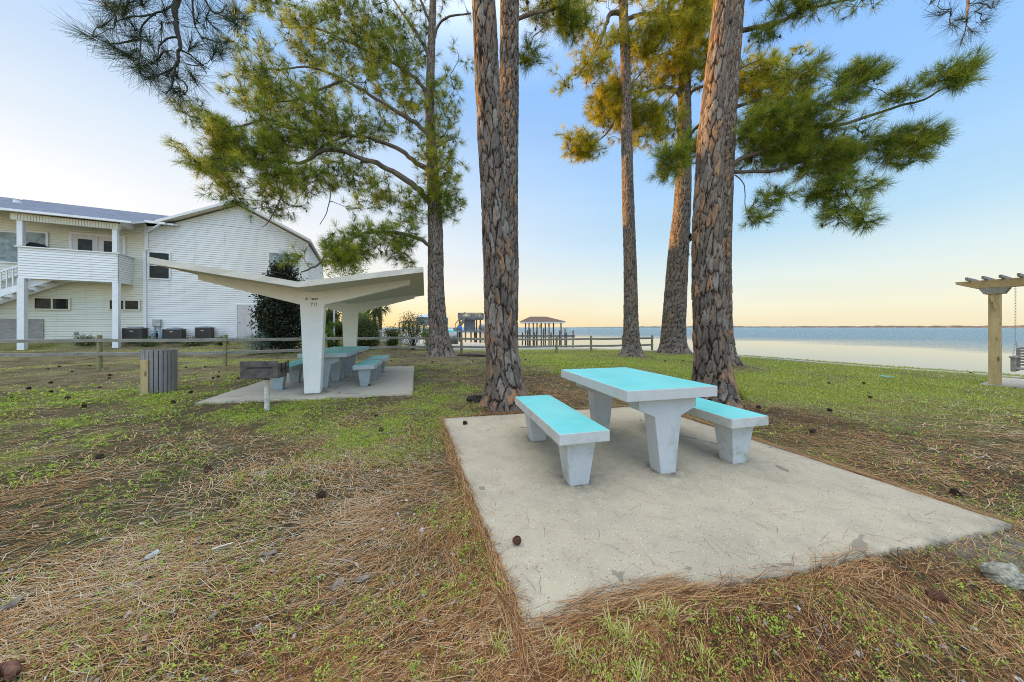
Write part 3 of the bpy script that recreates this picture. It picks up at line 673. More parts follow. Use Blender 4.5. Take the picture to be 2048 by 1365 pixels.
def build_litter():
    Vs, Qs, Rs = [], [], []; off = 0
    def put(x, y, z, ang, L, w, rnd, lift, bend):
        nonlocal off
        V, Q, R = strips(x, y, z, ang, L, w, rnd, lift, bend); Vs.append(V); Qs.append(Q + off); Rs.append(R); off += len(V)
    x, y, r = scatter(205000, .85, 15); g = green(x, y); q = fbm(x * 1.3, y * 1.3, 61)
    dens = np.clip((1 - 1.05 * g) * (.35 + .9 * sstep(.3, .65, q)), .02, 1) * np.where(x < -2.5, .75, 1) * (1 - .75 * sand(x, y)) * sstep(14, 9, y)
    dens *= np.where((x < -.3), sstep(4.2, 1.7, y) * .62 + .38, 1)
    k = (rng.random(len(x)) < dens) & ~blocked(x, y, -.02) & (shore_d(x, y) > .4)
    x, y, r, q = x[k], y[k], r[k], q[k]; n = len(x)
    fld = (fbm(x * .55, y * .55, 71, 3) - .5) * 5.0 + .35
    ang = fld + rng.normal(0, .55, n) + (rng.random(n) < .3) * rng.random(n) * PI
    w = np.maximum(.0020, .00085 * r) * (.75 + .5 * rng.random(n)); L = .09 + .14 * rng.random(n)
    redness = fbm(x * .9, y * .9, 83, 3)
    rnd = np.clip(rng.random(n) ** 1.25 * .72 + .25 * rng.random(n) - (redness - .5) * .7 + .15 * sstep(-.2, -1.8, x), 0, 1)
    put(x, y, gz(x, y) + .002, ang, L, w, rnd, .001 + .016 * rng.random(n) ** 1.6, rng.normal(0, .09, n))
    Q = PADS['main']
    def drift(a, b, m, off_m, spread, zlo, zhi, sd, L0=.12):
        t = rng.random(m); d = b - a; Ld = np.linalg.norm(d); nr = np.array((d[1], -d[0])) / Ld        # outward on a counter-clockwise ring
        o = off_m + rng.normal(0, spread, m); px = a[0] + d[0] * t + nr[0] * o; py = a[1] + d[1] * t + nr[1] * o
        zz = np.where(o < .0, .001, np.maximum(gz(px, py), -.05)) + zlo + (zhi - zlo) * rng.random(m) ** 1.4
        put(px, py, zz, math.atan2(d[1], d[0]) + rng.normal(0, sd, m), L0 + .1 * rng.random(m), np.full(m, .0017) * (.8 + .5 * rng.random(m)), np.clip(rng.random(m) * .75 + .10, 0, 1), np.full(m, .001), rng.normal(0, .06, m))
    A, B, C_, D = Q
    drift(D + (A - D) * .45, D + (A - D) * 1.04, 800, .03, .020, .0, .035, .2)
    drift(D, D + (A - D) * .5, 900, .035, .03, .0, .03, .3)
    drift(A + (B - A) * .02, A + (B - A) * .30, 420, .01, .03, .0, .03, .22)
    drift(A + (B - A) * .08, A + (B - A) * .26, 240, -.07, .032, .0, .010, .22)
    drift(A + (B - A) * .12, A + (B - A) * .62, 1300, .05, .04, .0, .03, .35)
    drift(B, C_, 2200, .06, .05, .0, .03, .25)
    drift(C_, D, 900, .05, .04, .0, .02, .5)
    m = 520; u = rng.random(m); v = rng.random(m)                     # strays on the slab, thicker towards its edges
    u = np.where(rng.random(m) < .4, u ** 2.2, u); v = np.where(rng.random(m) < .35, v ** 2.4, v)
    P = (A + (B - A) * u[:, None]) * (1 - v)[:, None] + (D + (C_ - D) * u[:, None]) * v[:, None]
    put(P[:, 0], P[:, 1], np.full(m, .0015), rng.random(m) * PI, .04 + .15 * rng.random(m) ** 1.4, np.full(m, .0016), np.clip(rng.random(m) * .7, 0, 1), np.full(m, .001), rng.normal(0, .07, m))
    me = mesh_np('pine_needle_litter', np.concatenate(Vs), [np.concatenate(Qs)], [M['litter']], dict(rnd=np.concatenate(Rs)))
    tag(link('pine_needle_litter', me), 'brown fallen pine needles spread over the ground and slab edges', 'pine needles', kind='stuff')
    # crumbs of bark and dead leaf
    x, y, r = scatter(19000, .85, 6); k = ~blocked(x, y, 0) & (rng.random(len(x)) < (1 - green(x, y)) * .8); x, y, r = x[k], y[k], r[k]; n = len(x)
    s = (.004 + .018 * rng.random(n) ** 3); a = rng.random(n) * PI; z = gz(x, y) + .004 + .012 * rng.random(n)
    u = np.stack([np.cos(a), np.sin(a), rng.normal(0, .25, n)], -1) * s[:, None]; v = np.stack([-np.sin(a), np.cos(a), rng.normal(0, .25, n)], -1) * (s * (.4 + .4 * rng.random(n)))[:, None]
    c = np.stack([x, y, z], -1); V = np.stack([c - u, c + v * .9 - u * .2, c + u, c - v + u * .15], 1).reshape(-1, 3)
    me = mesh_np('bark_litter', V, [np.arange(len(V)).reshape(-1, 4)], [M['chip']], dict(rnd=np.repeat(rng.random(n) ** 1.6, 4)))
    tag(link('bark_litter', me), 'small flakes of bark and dead leaf among the needles', 'bark litter', kind='stuff')
build_litter()

# ================================================================== pines
def cells(u, v, nu, seed):
    """cellular pattern, periodic in u with nu cells: (edge distance, random value of the cell)"""
    iu = np.floor(u).astype(np.int64); iv = np.floor(v).astype(np.int64)
    f1 = np.full(u.shape, 9.); f2 = np.full(u.shape, 9.); rv = np.zeros(u.shape)
    for a in (-1, 0, 1):
        for b in (-1, 0, 1):
            cu = iu + a; cv = iv + b; wu = np.mod(cu, nu)
            px = cu + .5 + (_h(wu, cv, seed) - .5) * .9; py = cv + .5 + (_h(wu, cv, seed + 5) - .5) * .9
            d = np.hypot(u - px, v - py); q = _h(wu, cv, seed + 9)
            m = d < f1; f2 = np.where(m, f1, np.minimum(f2, d)); rv = np.where(m, q, rv); f1 = np.where(m, d, f1)
    return f2 - f1, rv
def trunk(parent, path, radii, nseg, nz, seed, mat, cw=.14, ch=.32, depth=.03, flare=.75):
    P0 = np.array(path, float); seg = np.r_[0, np.cumsum(np.linalg.norm(np.diff(P0, axis=0), axis=1))]
    zb = P0[0, 2]
    t = np.linspace(0, 1, nz) ** 1.12 * seg[-1]
    fine = smooth_path(P0, 400); sf = np.r_[0, np.cumsum(np.linalg.norm(np.diff(fine, axis=0), axis=1))]
    P = np.stack([np.interp(t, sf, fine[:, k]) for k in range(3)], -1); R = np.interp(t, seg * sf[-1] / seg[-1], radii)
    th = np.arange(nseg) * 2 * PI / nseg; TH, S = np.meshgrid(th, t); RR = np.repeat(R[:, None], nseg, 1)
    nu = max(6, int(round(2 * PI * R[len(R) // 5] / cw)))
    wx, wy = np.cos(TH) * 2.2 + seed, np.sin(TH) * 2.2
    warp = fbm(wx * 1.5 + S * .9, wy * 1.5 + S * 1.7, seed, 3) - .5; warp2 = fbm(wx * 4 + S * 2.3, wy * 4 - S * 3.1, seed + 3, 3) - .5
    U = TH / (2 * PI) * nu + warp * .55 + warp2 * .5; Vv = S / ch + warp * 1.3 + warp2 * .8
    e, q = cells(U, Vv, nu, seed); e2, q2 = cells(U * 2 + .3, Vv * 2.3, nu * 2, seed + 40)
    wide = .07 + .11 * vn(wx * 1.2 + S * .6, wy * 1.2, seed + 60)
    crack = 1 - sstep(.02, wide + .05, e); crack2 = (1 - sstep(.01, .10, e2)) * .38
    crk = np.maximum(crack, crack2 * (1 - crack * .5))
    low = np.exp(-(S - .1) / .28); lobes = 1 + .38 * np.sin(TH * 3 + seed) * .6 + .3 * np.sin(TH * 5 + seed * 2.1)
    RR = RR * (1 + flare * low * np.clip(lobes, .3, 2) * .62)
    RR = RR + depth * (-.85 * crack - .3 * crack2 + .35 * (q - .5) + .25 * (q2 - .5) + .8 * warp2) * np.clip(R[:, None] / .25, .5, 1.3)
    V = P[:, None] + np.stack([RR * np.cos(TH), RR * np.sin(TH), np.zeros_like(RR)], -1)
    i = np.arange(nz - 1)[:, None] * nseg; j = np.arange(nseg)[None]; j2 = (j + 1) % nseg
    Q = np.stack([i + j, i + j2, i + nseg + j2, i + nseg + j], -1).reshape(-1, 4)
    me = mesh_np('trunk', V.reshape(-1, 3), [Q], [mat], dict(crack=np.clip(crk, 0, 1).ravel(), plate=np.clip(q * .8 + q2 * .2, 0, 1).ravel()), smooth=False)
    return link('trunk', me, parent, True)

def needles(T, D, K, L, w, spread=(.25, 1.5), back=.12):
    """needle brushes: T tips (n,3), D shoot directions (n,3)"""
    n = len(T); a = np.abs(rng.normal(.68, .40, (n, K))).clip(spread[0] * .4, spread[1] * 1.15); ph = rng.random((n, K)) * 2 * PI
    ref = np.where(np.abs(D[:, 2:3]) < .9, np.array((0, 0, 1.)), np.array((1., 0, 0)))
    X = np.cross(D, ref); X /= np.linalg.norm(X, axis=1)[:, None]; Y = np.cross(D, X)
    d = D[:, None] * np.cos(a)[..., None] + (X[:, None] * np.cos(ph)[..., None] + Y[:, None] * np.sin(ph)[..., None]) * np.sin(a)[..., None]
    b = T[:, None] - D[:, None] * (rng.random((n, K)) * back)[..., None]
    ln = (L * (.72 + .5 * rng.random((n, K))))[..., None]
    tip = b + d * ln; tip[..., 2] -= .10 * L * rng.random((n, K))
    r = rng.normal(0, 1, (n, K, 3)); s = np.cross(d, r); s /= np.linalg.norm(s, axis=-1)[..., None] + 1e-9; s = s * w / 2
    V = np.stack([b - s * .8, b + s * .8, tip + s * .45, tip - s * .45], 2).reshape(-1, 3)
    base = np.repeat(rng.random(n), K); rnd = np.clip(.75 * base ** 1.2 + .3 * rng.random(n * K), 0, 1)
    return V, np.repeat(rnd, 4)

def crown(parent, skel, targets, extra=2, K=34, L=.22, w=.006, needle='needle', twig='twig', spread=.22, cones=.06, twig_r=1.0, maxlen=4.0, name='crown'):
    """skel: list of (points, radii) main limbs; targets: (n,3) tuft positions; twigs grow from the nearest wood to every tuft"""
    nodes = [np.concatenate([smooth_path(p, max(6, len(p) * 6)) for p, r in skel])]
    N = nodes[0].copy(); cap = np.zeros((len(N) + len(targets) * 4, 3)); cap[:len(N)] = N; cnt = len(N)
    d0 = np.array([np.min(((N - t) ** 2).sum(1)) for t in targets]); order = np.argsort(d0)
    tv, tq, off = [], [], 0; tips, dirs = [], []
    for k in order:
        t = targets[k]; c = cap[:cnt]; j = int(np.argmin(((c - t) ** 2).sum(1))); p = c[j]; d = t - p; Ld = np.linalg.norm(d)
        if Ld < .03: continue
        if Ld > maxlen: continue
        side = np.array((random.gauss(0, .14), random.gauss(0, .14), random.gauss(.10, .16))) * Ld
        u = np.linspace(0, 1, 6)[:, None]; pts = p + d * u + side * (4 * u * (1 - u)) + np.random.default_rng(int(k)).normal(0, .02, (6, 3)) * min(1, Ld) * np.sin(PI * u)
        r0 = (.007 + .013 * min(Ld, 1.6)) * twig_r
        V, Q = tube_np(pts, np.linspace(r0, .0055 * twig_r, 6), 4); tv.append(V); tq.append(Q + off); off += len(V)
        for m in (2, 3, 4, 5):
            if cnt < len(cap): cap[cnt] = pts[m]; cnt += 1
        dd = pts[5] - pts[4]; dd = dd / (np.linalg.norm(dd) + 1e-9); tips.append(pts[5]); dirs.append(dd)
        for e in range(extra):                                        # short side shoots
            q = pts[random.choice((3, 4, 5))]; v = dd * .6 + np.array((random.gauss(0, .7), random.gauss(0, .7), random.gauss(.15, .6))); v /= np.linalg.norm(v)
            q2 = q + v * spread * random.uniform(.5, 1.3)
            V, Q = tube_np(np.array([q, (q + q2) / 2 + np.array((0, 0, -.015)), q2]), np.array((.006, .0055, .005)) * twig_r, 3); tv.append(V); tq.append(Q + off); off += len(V)
            tips.append(q2); dirs.append(v)
    T = np.array(tips); D = np.array(dirs) + np.array((0, 0, .25)); D /= np.linalg.norm(D, axis=1)[:, None]
    nV, nr = needles(T, D, K, L, w); nF = np.arange(len(nV)).reshape(-1, 4)
    TV = np.concatenate(tv); TQ = np.concatenate(tq)
    pick = np.where(rng.random(len(T)) < cones)[0]; cv, cf = [], []; o = 0
    for k in pick:
        c = T[k] + rng.normal(0, .04, 3) - np.array((0, 0, .05)); rr = .035 + .02 * rng.random()
        oc = np.array([(rr, 0, 0), (0, rr, 0), (-rr, 0, 0), (0, -rr, 0), (0, 0, rr * 1.5), (0, 0, -rr * 1.5)]) + c
        cv.append(oc); cf.append(np.array([(0, 1, 4), (1, 2, 4), (2, 3, 4), (3, 0, 4), (1, 0, 5), (2, 1, 5), (3, 2, 5), (0, 3, 5)]) + o); o += 6
    V = [nV, TV]; faces4 = np.concatenate([nF, TQ + len(nV)]); mi = [np.zeros(len(nF), int), np.ones(len(TQ), int)]; fl = [faces4]
    at = [nr, np.zeros(len(TV))]
    if cv:
        CV = np.concatenate(cv); V.append(CV); fl.append(np.concatenate(cf) + len(nV) + len(TV)); mi.append(np.full(len(cf) * 8, 2)); at.append(np.zeros(len(CV)))
    me = mesh_np(name, np.concatenate(V), fl, [M[needle], M[twig], M['cone']], dict(rnd=np.concatenate(at)), mi=np.concatenate(mi))
    return link(name, me, parent, True)
def blob(px, py, rx, ry, Y, n, dY=None, r=None):
    n = int(n * 1.25)
    """n tuft positions in an ellipsoid whose middle stands at depth Y; gaps are left by a noise field"""
    c = AT(px, py, Y); a = rx * Y / F; b = ry * Y / F; d = dY if dY is not None else (a + b) * .45
    out = []
    for _ in range(int(n * 1.25) + 2):
        if len(out) >= n: break
        q = rng.normal(0, 1, 3); q = q / np.linalg.norm(q) * rng.random() ** .42
        p = c + q * np.array((a, d, b))
        if vn(p[0] * 1.1 + p[1] * .7, p[2] * 1.1 - p[1] * .4, 33) < .30: continue
        out.append(p)
    return out
def limb(parent, pts, r0, r1, mat, n=8):
    P = smooth_path(np.array(pts), len(pts) * 5); k = len(P)
    P = P + np.stack([fbm(np.arange(k) * .6, np.full(k, i), 3) - .5 for i in range(3)], -1) * r0 * .9
    V, Q = tube_np(P, np.linspace(r0, r1, k) * (1 + .25 * (fbm(np.arange(k) * .9, np.zeros(k), 8) - .5)), n)
    me = mesh_np('branch', V, [Q], [mat], dict(plate=np.clip(fbm(V[:, 0] * 6, V[:, 2] * 9, 5), 0, 1), crack=sstep(.58, .75, fbm(V[:, 0] * 14, V[:, 2] * 14 + V[:, 1] * 9, 6)) * .7), smooth=True)
    return link('branch', me, parent, True)
def px_path(l, Y0, Y1):
    k = len(l); return [AT(x, y, Y0 + (Y1 - Y0) * i / max(1, k - 1)) for i, (x, y) in enumerate(l)]
def on_ground(px, py):
    z = -.04
    for _ in range(5): g = G(px, py, z); z = float(gz(g[0], g[1]))
    g[2] = z; return g

PINES = 'tall pines on the picnic lawn'
def pine(label, base, Y, axis, radii, top, top_r, nseg, nz, seed, mat='bark', **kw):
    b = on_ground(*base); b[1] = Y; b[0] = (base[0] - HX) * Y / F
    t = thing('pine_tree', label, 'tree', tuple(b), 0, PINES)
    path = [b + np.array((0, 0, -.18))] + [AT(x, y, Y) for x, y in axis] + [np.array(p) for p in top]
    trunk(t, path, radii + top_r, nseg, nz, seed, M[mat], **kw)
    return t, path
def limbs(t, specs, mat='branch'):
    sk = []
    for l, Y0, Y1, r0, r1 in specs:
        P = px_path(l, Y0, Y1); limb(t, P, r0, r1, M[mat]); sk.append((np.array(P), None))
    return sk
def high_limbs(t, top, specs, mat='branch'):
    """limbs above the picture: (height along the upper trunk 0..1, bearing in degrees, length, rise)"""
    sk = []; top = np.array(top)
    for f, az, ln, rise in specs:
        i = f * (len(top) - 1); k = min(int(i), len(top) - 2); s = top[k] + (top[k + 1] - top[k]) * (i - k); a = math.radians(az)
        d = np.array((math.sin(a), math.cos(a), 0)); P = [s, s + d * ln * .35 + np.array((0, 0, rise * .6)), s + d * ln * .7 + np.array((0, 0, rise * .9)), s + d * ln + np.array((0, 0, rise * .7))]
        limb(t, P, .07, .02, M[mat], 6); sk.append((np.array(P), None))
    return sk
def high_tufts(sk, n, sp=.9):
    out = []
    for P, _ in sk:
        q = smooth_path(P, 20)[7:]
        for _k in range(n): out.append(q[rng.integers(len(q))] + rng.normal(0, 1, 3) * np.array((sp, sp, sp * .45)))
    return out

def build_pines():
    # --- big pine with the broad crown, beyond the pavilion
    Y = 14.4
    t, path = pine('grey pine with a broad low crown leaning out over the pavilion roof', (884, 713), Y,
                   [(880, 690), (877, 660), (872, 580), (871, 460), (865, 330), (860, 200), (866, 0)], [.52, .50, .44, .37, .335, .26, .20, .15],
                   [AT(870, -150, Y), AT(868, -320, Y)], [.11, .04], 84, 420, 3, 'bark_far', cw=.125, ch=.28, depth=.03, flare=.85)
    sk = limbs(t, [
        ([(872, 508), (850, 485), (805, 468), (745, 465), (700, 478), (660, 505), (632, 532), (603, 545)], 14.4, 12.2, .10, .025),
        ([(868, 415), (845, 388), (815, 362), (770, 335), (712, 312), (655, 300), (600, 325), (520, 320), (440, 300)], 14.4, 12.8, .17, .03),
        ([(866, 345), (830, 325), (800, 300), (750, 280), (705, 272), (660, 285), (615, 318)], 14.4, 13.6, .13, .03),
        ([(705, 272), (660, 262), (600, 262), (540, 240), (470, 255), (410, 265)], 13.9, 13.0, .08, .025),
        ([(864, 280), (838, 252), (800, 228), (740, 190), (690, 160), (620, 135), (550, 140)], 14.4, 13.5, .12, .025),
        ([(690, 160), (640, 180), (590, 200), (530, 205)], 13.8, 13.2, .06, .02),
        ([(861, 200), (838, 165), (790, 128), (720, 95), (640, 60), (560, 55)], 14.4, 15.2, .10, .02),
        ([(862, 120), (835, 70), (800, 20), (760, -40)], 14.4, 15.5, .09, .03),
        ([(863, 100), (878, 50), (905, 32), (942, 28)], 14.4, 13.6, .06, .03),
        ([(866, 60), (845, 10), (820, -60)], 14.4, 14.0, .08, .03),
        ([(640, 350), (660, 380), (655, 420), (640, 450)], 13.0, 12.8, .03, .012),
        ([(560, 320), (567, 365), (562, 395), (540, 440), (525, 455)], 12.9, 12.7, .035, .012),
        ([(868, 300), (890, 285), (912, 275)], 14.4, 14.2, .05, .02), ([(869, 400), (890, 395), (912, 390)], 14.4, 14.1, .05, .02)])
    tg = []
    for b in ((600, 110, 125, 70, 14.0, 125), (690, 60, 130, 70, 14.6, 125), (760, 40, 110, 65, 14.5, 110), (800, 130, 75, 90, 14.6, 100), (560, 190, 100, 55, 13.5, 90), (455, 265, 95, 50, 12.9, 110),
              (420, 300, 62, 52, 12.8, 62), (560, 275, 120, 55, 13.2, 105), (660, 250, 110, 50, 13.6, 85), (740, 220, 100, 70, 14.2, 80), (500, 340, 100, 42, 12.9, 70), (600, 350, 100, 40, 13.1, 62),
              (690, 345, 90, 36, 13.6, 42), (880, 320, 46, 70, 14.3, 60), (885, 395, 45, 45, 14.3, 48), (880, 220, 48, 60, 14.4, 44), (780, 385, 70, 42, 14.2, 48), (460, 385, 45, 22, 12.8, 18), (560, 405, 70, 26, 12.8, 22),
              (690, 410, 50, 24, 13.2, 14), (615, 535, 42, 26, 12.1, 34), (680, 510, 62, 34, 12.5, 52), (745, 480, 70, 36, 13.2, 48), (800, 470, 45, 40, 13.8, 26), (810, 520, 40, 22, 13.6, 12), (545, 20, 40, 25, 14.2, 24),
              (525, 150, 42, 18, 13.5, 16), (910, 130, 30, 30, 14.0, 10), (845, 430, 40, 40, 14.3, 14), (800, -60, 190, 60, 14.6, 90), (850, -180, 130, 70, 14.6, 60)):
        tg += blob(*b)
    crown(t, sk + [(np.array(path[5:]), None)], np.array(tg), 2, 40, .30, .0105, spread=.32, cones=.07)
    # --- front left trunk
    Y = 5.28; top = [AT(957, -150, Y), np.array((-.75, 5.3, 10.5)), np.array((-.85, 5.35, 14.5))]
    t, path = pine('thick orange plated pine trunk just beyond the picnic slab', (1015, 812), Y,
                   [(1014, 790), (1008, 740), (1000, 640), (997, 540), (989, 400), (977, 200), (967, 0)], [.36, .33, .285, .262, .255, .235, .212, .20], top, [.19, .15, .05], 132, 620, 11, 'bark', cw=.12, ch=.29, depth=.030, flare=.6)
    sk = high_limbs(t, top, [(.35, 250, 2.6, .8), (.5, 60, 2.4, .9), (.62, 160, 2.2, .8), (.75, 310, 2.0, .8), (.9, 90, 1.6, .7), (.97, 220, 1.2, .6)])
    crown(t, sk, np.array(high_tufts(sk, 26)), 2, 26, .22, .007)
    # --- slimmer trunk hidden behind it
    Y = 8.0; top = [AT(1020, -160, Y), np.array((.05, 8.1, 13)), np.array((.1, 8.1, 17))]
    t, path = pine('dark slim pine trunk close behind the thick orange plated one', (1014, 756), Y,
                   [(1014, 730), (1015, 640), (1017, 540), (1016, 400), (1018, 200), (1019, 0)], [.34, .30, .27, .262, .256, .25, .24], top, [.23, .15, .05], 96, 460, 17, 'bark', cw=.12, ch=.24, depth=.03)
    sk = limbs(t, [([(1030, 40), (1075, 25), (1100, 22), (1140, 0), (1170, -25)], 8.0, 8.3, .05, .02), ([(1095, 27), (1088, 55), (1066, 75), (1062, 95)], 8.1, 8.2, .02, .01)], 'bark')
    tg = blob(1060, 110, 22, 22, 8.2, 14) + blob(1090, 20, 60, 22, 8.3, 26) + blob(1140, 45, 45, 25, 8.4, 34)
    crown(t, sk, np.array(tg), 2, 40, .24, .006, maxlen=2.0)
    sk = high_limbs(t, top, [(.4, 200, 2.5, .8), (.55, 40, 2.4, .9), (.7, 120, 2.2, .8), (.85, 300, 1.8, .8), (.97, 20, 1.2, .6)])
    crown(t, sk, np.array(high_tufts(sk, 24)), 2, 24, .22, .008)
    # --- slender pine in the middle distance
    Y = 14.4; top = [AT(1243, -160, Y), np.array((5.0, 14.5, 23))]
    t, path = pine('slender straight pine standing alone left of the twisted golden pine', (1264, 713), Y,
                   [(1263, 695), (1262, 640), (1260, 520), (1256, 400), (1253, 250), (1250, 100), (1246, 0)], [.42, .38, .325, .285, .265, .24, .215, .20], top, [.17, .05], 64, 380, 23, 'bark_far', cw=.11, ch=.22, depth=.026)
    sk = limbs(t, [([(1247, 28), (1222, 28), (1212, 50), (1202, 80), (1190, 105), (1172, 130), (1155, 155)], 14.4, 13.6, .11, .02), ([(1252, 40), (1280, 30), (1310, 28), (1350, 25), (1390, 10)], 14.4, 13.8, .10, .02),
                   ([(1252, 75), (1275, 45), (1300, 30)], 14.4, 14.0, .05, .02), ([(1246, -10), (1215, -30), (1170, -45)], 14.4, 14, .08, .02)])
    tg = []
    for b in ((1155, 165, 38, 24, 13.6, 34), (1180, 130, 40, 24, 13.8, 26), (1215, 60, 60, 32, 14.0, 40), (1290, 60, 50, 30, 14.0, 40), (1345, 40, 62, 40, 13.8, 66), (1250, 15, 70, 40, 14.2, 60), (1130, 10, 60, 30, 14, 36), (1390, 30, 40, 40, 13.9, 36), (1230, -60, 150, 50, 14.2, 60), (1300, 90, 30, 16, 14, 12)):
        tg += blob(*b)
    crown(t, sk, np.array(tg + [p + rng.normal(0, .35, 3) for p in tg[::2]]), 2, 40, .28, .0105, needle='needle_sunlit', spread=.30)
    # --- twisted pine lit golden
    Y = 16.2; top = [AT(1380, -120, Y), np.array((9.8, 16.3, 24.5))]
    t, path = pine('leaning pine with a golden sunlit side and twisting limbs', (1346, 706), Y,
                   [(1346, 690), (1348, 640), (1357, 500), (1365, 400), (1368, 280), (1369, 190), (1371, 90), (1376, 0)], [.70, .62, .56, .49, .40, .34, .30, .26, .22], top, [.16, .05], 72, 400, 29, 'bark_far', cw=.13, ch=.24, depth=.03, flare=.5)
    sk = limbs(t, [([(1362, 195), (1345, 178), (1320, 176), (1290, 186), (1268, 200)], 16.2, 15.4, .12, .035), ([(1268, 200), (1235, 235), (1215, 265), (1190, 285), (1165, 292)], 15.4, 15.0, .06, .015),
                   ([(1362, 120), (1335, 107), (1305, 120), (1280, 150), (1262, 170)], 16.2, 15.6, .08, .02), ([(1371, 290), (1385, 265), (1400, 250), (1440, 230), (1470, 215)], 16.2, 14.8, .09, .05),
                   ([(1470, 215), (1530, 197), (1590, 198), (1650, 212), (1700, 225)], 14.8, 13.6, .09, .025), ([(1372, 200), (1390, 180), (1430, 165), (1475, 148)], 16.2, 15.0, .08, .05),
                   ([(1475, 148), (1520, 146), (1570, 165), (1620, 200), (1670, 220)], 15.0, 14.0, .08, .02), ([(1368, 110), (1380, 95), (1395, 70), (1415, 40)], 16.2, 15.8, .06, .02), ([(1369, 92), (1350, 60), (1320, 20)], 16.2, 15.8, .07, .02), ([(1362, 468), (1370, 472), (1378, 474), (1383, 480)], 16.1, 15.9, .24, .12), ([(1360, 505), (1370, 508), (1377, 509)], 16.1, 15.95, .12, .06),
                   ([(1358, 175), (1335, 205), (1315, 235), (1290, 265)], 16.0, 15.4, .05, .015)])
    tg = []
    for b in ((1165, 292, 36, 22, 15.0, 34), (1215, 215, 42, 36, 15.2, 60), (1280, 225, 52, 42, 15.5, 70), (1320, 150, 60, 36, 15.8, 60), (1290, 120, 40, 30, 15.8, 34), (1400, 130, 30, 40, 15.8, 30), (1325, 250, 40, 26, 15.6, 24), (1300, 280, 40, 12, 15.5, 10),
              (1390, 60, 60, 50, 15.8, 70), (1510, 165, 60, 40, 15.0, 60), (1550, 200, 70, 50, 14.5, 50), (1460, 170, 26, 26, 15.2, 16), (1240, 160, 26, 18, 15.4, 14), (1360, -60, 120, 50, 16, 60)):
        tg += blob(*b)
    crown(t, sk, np.array(tg + [p + rng.normal(0, .35, 3) for p in tg[::2]]), 3, 40, .28, .0105, needle='needle_sunlit', cones=.1, spread=.28)
    # --- front right trunk
    Y = 5.45; top = [AT(1462, -150, Y), np.array((4.35, 5.5, 11)), np.array((4.5, 5.5, 15))]
    t, path = pine('grey brown pine trunk with deep furrows behind the picnic table', (1428, 809), Y,
                   [(1428, 785), (1424, 720), (1420, 650), (1414, 480), (1418, 350), (1424, 240), (1449, 0)], [.35, .32, .275, .262, .232, .215, .195, .165], top, [.155, .12, .04], 124, 620, 37, 'bark', cw=.11, ch=.29, depth=.031, flare=.55)
    P = [np.array((4.25, 5.5, 9.6)), np.array((5.4, 5.5, 9.8)), np.array((6.6, 5.3, 8.9)), AT(1932, -70, 5.05), AT(1936, 0, 5.0), AT(1934, 45, 5.0)]
    limb(t, P, .06, .008, M['bark'], 6)
    tg = [AT(x + random.gauss(0, 3), y, 5.0 + random.gauss(0, .15)) for x, y in ((1872, 4), (1886, 30), (1905, 18), (1960, 28), (1985, 12), (1900, 56), (1925, 76), (1943, 66), (1972, 45), (1936, 40), (1955, 6), (1915, 40), (1975, -15), (1850, -18), (1890, -25), (1940, -40), (1993, -20))]
    sk = [(np.array(P), None)]; sk2 = high_limbs(t, top, [(.45, 170, 2.2, .7), (.6, 70, 2.4, .9), (.75, 250, 2.0, .8), (.88, 350, 1.6, .7), (.97, 130, 1.2, .6)])
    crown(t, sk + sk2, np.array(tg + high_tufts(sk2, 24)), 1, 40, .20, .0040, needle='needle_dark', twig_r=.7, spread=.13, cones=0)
    # --- trunk behind it, carrying the right-hand boughs
    Y = 10.9; top = [AT(1482, -150, Y), np.array((8.6, 11, 17.5))]
    t, path = pine('pine half hidden behind the furrowed trunk with boughs spreading over the bay', (1449, 732), Y,
                   [(1449, 715), (1446, 650), (1446, 480), (1457, 240), (1475, 0)], [.38, .34, .285, .265, .24, .21], top, [.18, .05], 90, 440, 41, 'bark', cw=.12, ch=.24, depth=.03)
    sk = limbs(t, [([(1480, 62), (1530, 52), (1575, 38), (1610, 18), (1660, 8), (1740, -10)], 10.9, 10.2, .08, .02), ([(1455, 345), (1500, 344), (1550, 342), (1600, 325), (1680, 300), (1740, 290)], 10.9, 9.8, .07, .02),
                   ([(1455, 340), (1480, 320), (1530, 300), (1600, 265), (1700, 245), (1790, 215), (1850, 198), (1905, 165), (1940, 140)], 10.9, 9.2, .09, .012), ([(1690, 330), (1720, 318), (1740, 295), (1745, 280)], 9.9, 9.8, .03, .015),
                   ([(1458, 335), (1430, 320), (1395, 325), (1350, 335)], 10.9, 10.6, .04, .015), ([(1470, 350), (1488, 370), (1490, 410), (1495, 430)], 10.9, 10.7, .02, .008), ([(1680, 360), (1700, 400), (1720, 425)], 9.9, 9.8, .02, .008),
                   ([(1477, 140), (1500, 128), (1520, 121)], 10.9, 10.7, .03, .008)])
    tg = []
